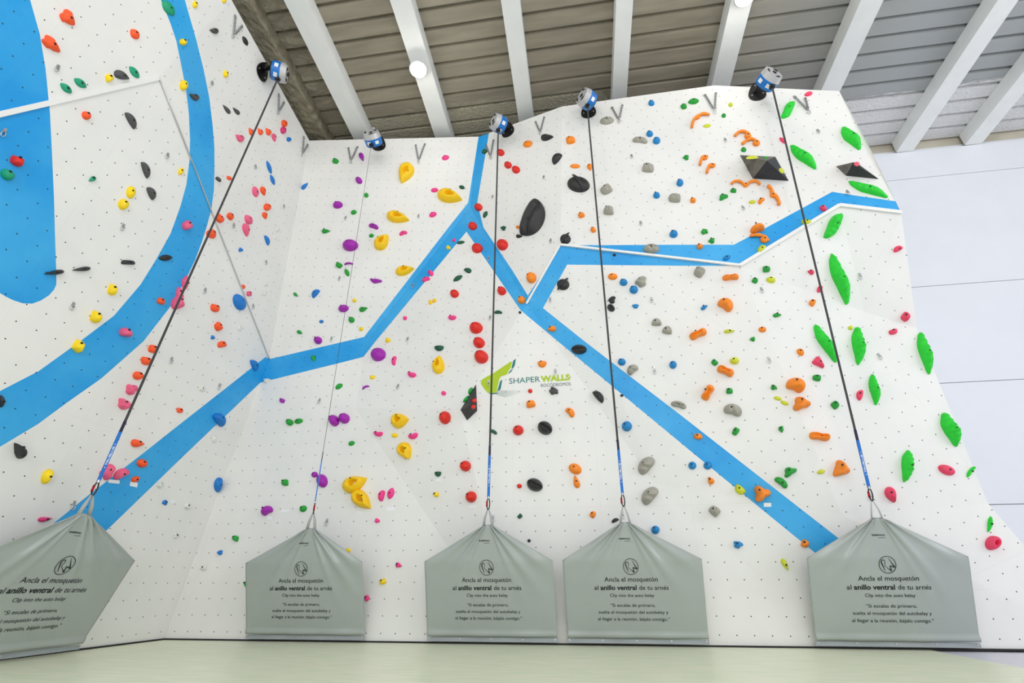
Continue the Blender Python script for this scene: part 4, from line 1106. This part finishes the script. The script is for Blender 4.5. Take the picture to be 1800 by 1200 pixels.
for j in range(9):
    for i in range(44):
        x = 864 + i * 1.55 + (j % 2) * .77; y = 686.5 + j * 1.35
        top = 686 if x > 878 else 686 + (878 - x) * .45
        bot = 698 - max(0, x - 888) * .26 if x > 888 else 698 - (888 - x) * .28
        if y < top or y > bot or x > 926: continue
        r = .58 * (1 - max(0, x - 884) / 60); k = len(dots_v)
        dots_v += [onwall(x - r, y), onwall(x, y - r), onwall(x + r, y), onwall(x, y + r)]; dots_f.append((k, k + 1, k + 2, k + 3))
dm = mesh_obj('halftone_shadow', dots_v, dots_f, M_LDOT, logo); dm['kind'] = 'stuff'
def text_between(name, s, p0, p1, capx, m, bold):
    a, b = onwall(*p0, .003), onwall(*p1, .003); x = (b - a).normalized(); n = ln_; y = n.cross(x).normalized(); n = x.cross(y)
    M = Matrix((x, y, n)).transposed().to_4x4(); M.translation = (a + b) / 2
    mp = (lc - EYE).length / F_PX * .93
    return place_text(name, s, (b - a).length, capx * mp / .7, m, logo, M, bold)
text_between('lettering', 'SHAPER', (895, 674.5), (949.5, 670.8), 11, M_TEAL, .0)
text_between('lettering', 'WALLS', (951, 670.8), (1002.5, 667.2), 11, M_LIME, .006)
text_between('lettering', 'ROCÓDROMOS', (951, 680.2), (1003.5, 677.2), 6.4, M_LGREY, .0)

# ---------------------------------------------------------------- gates of grey vinyl
def vinyl():
    m = mat('grey_vinyl', (168, 176, 173), .25, 0, .04, 2.5, .10, 9, .6); return m
M_VINYL = vinyl(); M_HEM = mat('vinyl_hem', (158, 166, 170), .42, 0, .06, 6); M_RED = mat('red_anodised', (170, 20, 30), .3, .6); M_SLEEVE = mat('blue_sleeve', (10, 110, 200), .6)
M_WEB = mat('black_webbing', (60, 60, 62), .8); M_LOOP = mat('grey_strap', (170, 172, 170), .6)
def gate(B, A, O, W, label, apex_s=0.0, seed=0):
    """B: floor point under the middle, A: along the wall (left to right as seen), O: away from the wall"""
    g = empty('belay_gate', B); tag(g, label, 'belay gate', 'grey belay gates')
    U = Vector((0, 0, 1)); T1, T2 = .90, 1.32; H0 = .035
    def surf(s, t):
        # s in -1..1 across, t height on the gate
        if t <= T1: hw = W / 2 * (1 + .0 * t); out = .05 + .36 * t / T1
        else:
            k = (t - T1) / (T2 - T1); hw = W / 2 * (1 - k) + .05 * k; out = .41 + .1 * k
        ss = s * hw + apex_s * max(0, t - T1) / (T2 - T1)
        # folds that fan out from the clip point
        dxx = ss - apex_s; dyy = T2 - t + .04; r = sqrt(dxx * dxx + dyy * dyy); a = atan2(dxx, dyy)
        f = .0
        for a0, wdt, am in ((-.98, .07, .05), (-.68, .06, .045), (.42, .05, .03), (.64, .07, .055), (.95, .07, .045), (-1.14, .04, .03), (1.14, .04, .03), (-.4, .05, .02)):
            f += am * math.exp(-((a - a0 - .03 * sin(seed + a0 * 9)) / wdt) ** 2) * max(0, 1 - r / 1.15) * min(1, r / .12)
        f += .012 * sin(s * 9 + seed) * max(0, .15 - t) / .15 + .022 * max(0, 1 - abs(t - .075) / .045) ** .6
        bow = .03 * sin(pi * (s + 1) / 2) * min(1, t / .3)
        return A * ss + O * (out + f + bow) + U * (H0 + t)
    NX, NT = 64, 56; verts, faces = [], []
    for j in range(NT + 1):
        t = .055 + (T2 - .055) * j / NT
        for i in range(NX + 1): verts.append(surf(-1 + 2 * i / NX, t))
    for j in range(NT):
        for i in range(NX): a = j * (NX + 1) + i; faces.append((a, a + 1, a + NX + 2, a + NX + 1))
    o = mesh_obj('cover', verts, faces, M_VINYL, g, True); sm = o.modifiers.new('t', 'SOLIDIFY'); sm.thickness = .008; sm.offset = 0
    # hem strip screwed down along the foot
    bm = bmesh.new(); c = O * .055 + U * (H0 + .02); M = Matrix((A, O, U)).transposed(); add_box(bm, c, W * 1.005, .02, .045, M)
    bmesh.ops.bevel(bm, geom=bm.edges[:], offset=.005, segments=2); hem = bm_obj('hem_strip', bm, M_HEM, g)
    for k in range(5):
        bm = bmesh.new(); add_cyl(bm, A * (W * (-.485 + .2425 * k)) + O * .068 + U * (H0 + .028), O, .009, .006, 10); bm_obj('screw', bm, M_STEEL, hem)
    # seam piping round the upper edge
    bm = bmesh.new(); add_tube(bm, [surf(-1, T1 + (T2 - T1) * k / 12) for k in range(13)] + [surf(1, T2 - (T2 - T1) * k / 12) for k in range(13)], .006, 6); bm_obj('piping', bm, M_LOOP, g, True)
    # strap loop
    top = surf(0, T2); L = top + U * .2
    for s in (-1, 1):
        bm = bmesh.new(); p0 = surf(s * .7, T2 - .02); p1 = top + A * s * .04 + U * .09; p2 = L + A * s * .006
        add_tube(bm, [p0, p1, p2], [.02, .018, .008], 8, False, .35); bm_obj('strap', bm, M_LOOP, g, True)
    # print: text follows the leaning face
    def onface(x, t):
        hw = W / 2 if t <= T1 else W / 2 * (1 - (t - T1) / (T2 - T1)) + .05 * (t - T1) / (T2 - T1)
        c = surf(x / hw, t); a_ = surf((x + .01) / hw, t) - c; b_ = surf(x / hw, t + .01) - c; n = a_.cross(b_).normalized()
        return c + (n if n.dot(O) > 0 else -n) * .0075
    def put(s, t, width, size, bold=0, dx=0, name='printed_text'):
        me = text_mesh(name, s, size, M_INK, bold); k = width / max(text_width(me), 1e-4); cx = (max(v.co.x for v in me.vertices) + min(v.co.x for v in me.vertices)) / 2
        for v in me.vertices:
            z_ = v.co.z; v.co = onface((v.co.x - cx) * k + dx - .02, t + v.co.y * .92)
        o_ = bpy.data.objects.new(name, me); COL.objects.link(o_); o_.parent = g
    put('Ancla el mosquetón', .668, .63, .078)
    put('al', .578, .05, .076, 0, -.42); put('anillo ventral', .578, .43, .078, .0016, -.155); put('de tu arnés', .578, .345, .076, 0, .265)
    put('Clip into the auto belay', .502, .525, .054)
    put('“Si escalas de primero,', .395, .53, .054); put('suelta el mosquetón del autobelay y', .321, .82, .054); put('al llegar a la reunión, bájalo contigo.”', .247, .85, .054)
    put('SHAPERWALLS', 1.13, .135, .026, .0006, -.02); put('ROCÓDROMOS', 1.105, .075, .014, 0, .012)
    # round emblem
    bm = bmesh.new(); add_tube(bm, [onface(cos(k * pi / 20) * .088 - .01, .83 + sin(k * pi / 20) * .086) for k in range(40)], .003, 5, True)
    bm_obj('emblem_ring', bm, M_INK, g)
    bm = bmesh.new()
    for pl_, ra in (([(-.035, -.072), (-.055, -.02), (-.07, .025), (-.07, .045), (-.055, .06), (-.035, .058), (-.026, .04), (-.032, .012), (-.035, -.01), (.005, -.045)], [.003, .007, .008, .007, .006, .005, .004, .0035, .003, .004]),
            ([(.005, -.045), (.04, -.075)], [.004, .008]), ([(.04, -.075), (.03, -.012)], [.008, .006]), ([(.03, -.012), (.085, -.03)], [.006, .009]), ([(.085, -.03), (.05, .03), (.02, .08)], [.009, .005, .002])):
        add_tube(bm, [onface(x * .86 - .01, .83 + y * .84) - O * .002 for x, y in pl_], [q * .75 for q in ra], 6)
    bm_obj('emblem', bm, M_INK, g)
    return B + L
X1, Y1 = Vector((1, 0, 0)), Vector((0, 1, 0))
FY = 7.02
loops = {}
def gx(px, py): return atY(px, py, 6.98)
def mkgate(i, pl, pr, apx, label):
    a, b = atZ(*pl, 0), atZ(*pr, 0); a = gx(*pl); b = gx(*pr); c = (a + b) / 2
    B = Vector((c.x, FY, 0)); W = (b - a).length
    ap = atY(*apx, FY - .52); loops[i] = gate(B, X1, -Y1, W, label, ap.x - c.x, i)
mkgate(2, (434, 1120), (641, 1123), (547, 932), 'grey belay gate in the inner corner, second from the left')
mkgate(3, (752, 1127), (980, 1128), (858, 925), 'grey belay gate in the middle, under the painted logo and red ball holds')
mkgate(4, (998, 1129), (1246, 1132), (1100, 930), 'grey belay gate right of the middle, under two grey crescent holds')
mkgate(5, (1434, 1136), (1724, 1142), (1545, 922), 'rightmost grey belay gate, at the lower end of the long blue stripe')
# the gate on the left wall faces right
p = atX(132, 1143, -5.78); Wd = 1.66
ap1 = atX(142, 908, -5.3)
loops[1] = gate(Vector((-5.80, p.y - Wd / 2, 0)), Y1, X1, Wd, 'leftmost grey belay gate, standing against the left wall and cut by the photo edge', ap1.y - (p.y - Wd / 2), 1)

# ---------------------------------------------------------------- auto belay devices and their webbing
M_DEVB = mat('device_blue', (22, 116, 200), .35, 0, .1, 10); M_DEVS = mat('device_silver', (196, 196, 198), .32, .3); M_LABEL = mat('device_label', (232, 236, 238), .5)
def device(i, center, plate_px, axis, label):
    g = empty('auto_belay', center); tag(g, label, 'auto belay', 'blue and silver auto belays')
    ax = Vector(axis).normalized(); M = frame(ax); R0 = .172
    def cylpart(name, z0, z1, r0, r1, m, seg=28):
        bm = bmesh.new(); add_cyl(bm, ax * (z0 + z1) / 2, ax, r0, z1 - z0, seg, r1); bmesh.ops.bevel(bm, geom=[e for e in bm.edges if len(e.link_faces) == 2 and e.calc_face_angle(0) > .6], offset=.008, segments=2)
        return bm_obj(name, bm, m, g, False)
    cylpart('housing', -.12, .02, R0 * .93, R0, M_DEVB)
    cylpart('side_cover', .02, .115, R0, R0 * .88, M_DEVS)
    cylpart('back_plate', -.14, -.12, R0 * .8, R0 * .85, M_BLACK)
    # grips on the cover
    for a0 in (.6, 2.7, 4.6):
        bm = bmesh.new(); pts = [M @ Vector((cos(a0 + k * .16) * R0 * .66, sin(a0 + k * .16) * R0 * .66, .118)) for k in range(6)]; add_tube(bm, pts, [.008, .016, .02, .02, .014, .006], 8, False, .5); bm_obj('grip', bm, M_BLACK, g, True)
    bm = bmesh.new(); add_cyl(bm, ax * .117, ax, .035, .012, 20); bm_obj('hub', bm, M_BLACK, g)
    # labels on the band, towards the viewer
    tv = (EYE - center); tv -= ax * tv.dot(ax); tv.normalize(); sd = ax.cross(tv)
    for da in (-.62, .35):
        d_ = tv * cos(da) + sd * sin(da); bm = bmesh.new(); MM = Matrix((ax, d_.cross(ax), d_)).transposed(); add_box(bm, ax * -.045 + d_ * (R0 * .965), .06, .07, .012, MM); bm_obj('label', bm, M_LABEL, g)
    # nozzle where the webbing leaves
    bm = bmesh.new(); add_box(bm, (0, 0, -R0 - .01), .075, .06, .06); bmesh.ops.bevel(bm, geom=bm.edges[:], offset=.01, segments=2); bm_obj('nozzle', bm, M_BLACK, g)
    # bracket: arm and wall plate
    pl, pn = hit(*plate_px); rel = pl - center; MP = frame(pn)
    bm = bmesh.new(); n_ = 20; ring = []
    for k in range(n_):
        t = 2 * pi * k / n_; x = cos(t) * .13 * (1 - .45 * sin(t)); y = sin(t) * .20 - .03; ring.append((x, y))
    lo = [bm.verts.new(rel + MP @ Vector((x, y, .0))) for x, y in ring]; hi = [bm.verts.new(rel + MP @ Vector((x, y, .016))) for x, y in ring]
    bm.faces.new(hi); bm.faces.new(list(reversed(lo)))
    for k in range(n_): bm.faces.new((lo[k], lo[(k + 1) % n_], hi[(k + 1) % n_], hi[k]))
    pt = bm_obj('wall_plate', bm, M_BLACK, g)
    for x, y in ((-.09, -.1), (.09, -.1), (0, .11)):
        bm = bmesh.new(); add_cyl(bm, rel + MP @ Vector((x, y, .022)), pn, .014, .012, 6); bm_obj('bolt', bm, M_STEEL, pt)
    bm = bmesh.new(); top = Vector((0, 0, R0 + .07)); a = rel + pn * .01 + Vector((0, 0, .03)); add_tube(bm, [a + Vector((0, 0, -.05)), a + (top - a) * .45, top], [.075, .06, .04], 8, False, .6); bm_obj('arm', bm, M_BLACK, g)
    bm = bmesh.new(); add_cyl(bm, top, ax, .024, .09, 12); add_box(bm, (0, 0, R0 + .02), .05, .05, .07); bm_obj('hinge_pin', bm, M_DEVS, g)
    return center + Vector((0, 0, -R0 - .04))
def webbing(i, top, bot, wdir, label, w_=.03, sleeve=.55, th=.006):
    g = empty('belay_webbing', bot); tag(g, label, 'webbing', 'auto belay webbings')
    d_ = (top - bot); L = d_.length; z = d_.normalized(); x = Vector(wdir); x = (x - z * x.dot(z)).normalized(); y = z.cross(x); M = Matrix((x, y, z)).transposed()
    bm = bmesh.new(); add_box(bm, z * (.14 + (L - .14) / 2), w_, th, L - .14, M); bm_obj('strap', bm, M_WEB, g)
    bm = bmesh.new(); add_box(bm, z * (.16 + sleeve / 2), w_ * 1.25, th * 2.2, sleeve, M); sl = bm_obj('sleeve', bm, M_SLEEVE, g)
    bm = bmesh.new(); add_box(bm, z * (.16 + sleeve + .06), w_ * 1.12, th * 1.8, .14, M); bm_obj('stitching', bm, mat('navy_stitching', (24, 26, 60), .7), g)
    # lettering down the sleeve
    nrm = y if y.dot(EYE - bot) > 0 else -y
    xx = z; yy = nrm.cross(xx); MM = Matrix((xx, yy, nrm)).transposed().to_4x4(); MM.translation = z * (.16 + sleeve * .5) - yy * .009 + nrm * (th * 1.25)
    place_text('lettering', '• TRUBLUE •', sleeve * .5, .026, M_LABEL, sl, MM, .0005)
    # carabiner
    bm = bmesh.new(); pts = [M @ Vector((cos(k * pi / 10) * .019, 0, .075 + sin(k * pi / 10) * .07)) for k in range(20)]
    add_tube(bm, pts, .0075, 8, True); c = bm_obj('carabiner', bm, M_BLACK, g, True)
    bm = bmesh.new(); add_cyl(bm, M @ Vector((-.019, 0, .075)), z, .012, .07, 12); bm_obj('gate_sleeve', bm, M_RED, c, True)
    bm = bmesh.new(); add_cyl(bm, z * .155, z, .011, .03, 12); bm_obj('swivel', bm, M_STEEL, g)
DEV = {1: (atX(492, 127, -4.82), (463, 122), (.85, .5, 0), 'leftmost auto belay, mounted on the left wall beside the foam beam'),
       2: (atY(655, 243, 6.22), (667, 250), (0, -.9, .35), 'auto belay second from the left, silver face toward the viewer'),
       3: (atY(876, 217, 6.33), (893, 226), (-.75, -.65, .05), 'auto belay at the top of the vertical blue stripe, third from the left'),
       4: (atY(1031, 174, 5.92), (1034, 192), (-.75, -.65, .1), 'auto belay directly above the big black disc hold, fourth from the left'),
       5: (atY(1352, 139, 5.62), (1329, 160), (.45, -.88, .1), 'rightmost auto belay, right of the chain anchor and above the green tufa')}
WL = {1: 'black webbing with lettered blue sleeve slanting down the left wall', 2: 'thin looking webbing seen edge-on ending before a purple disc hold', 3: 'black webbing running down past the red ball column and logo',
      4: 'black webbing running down right of the big black disc hold', 5: 'black webbing running down the right side past the long green tufas'}
for i, (c, pp, ax, lab) in DEV.items():
    b = device(i, c, pp, ax, lab)
    wd = {1: (.5, .85, 0), 2: (-.47, .88, 0), 3: (.85, .5, 0), 4: (1, 0, 0), 5: (1, 0, 0)}[i]
    webbing(i, b, loops[i] - Vector((0, 0, .015)), wd, WL[i], .027 if i != 2 else .02)
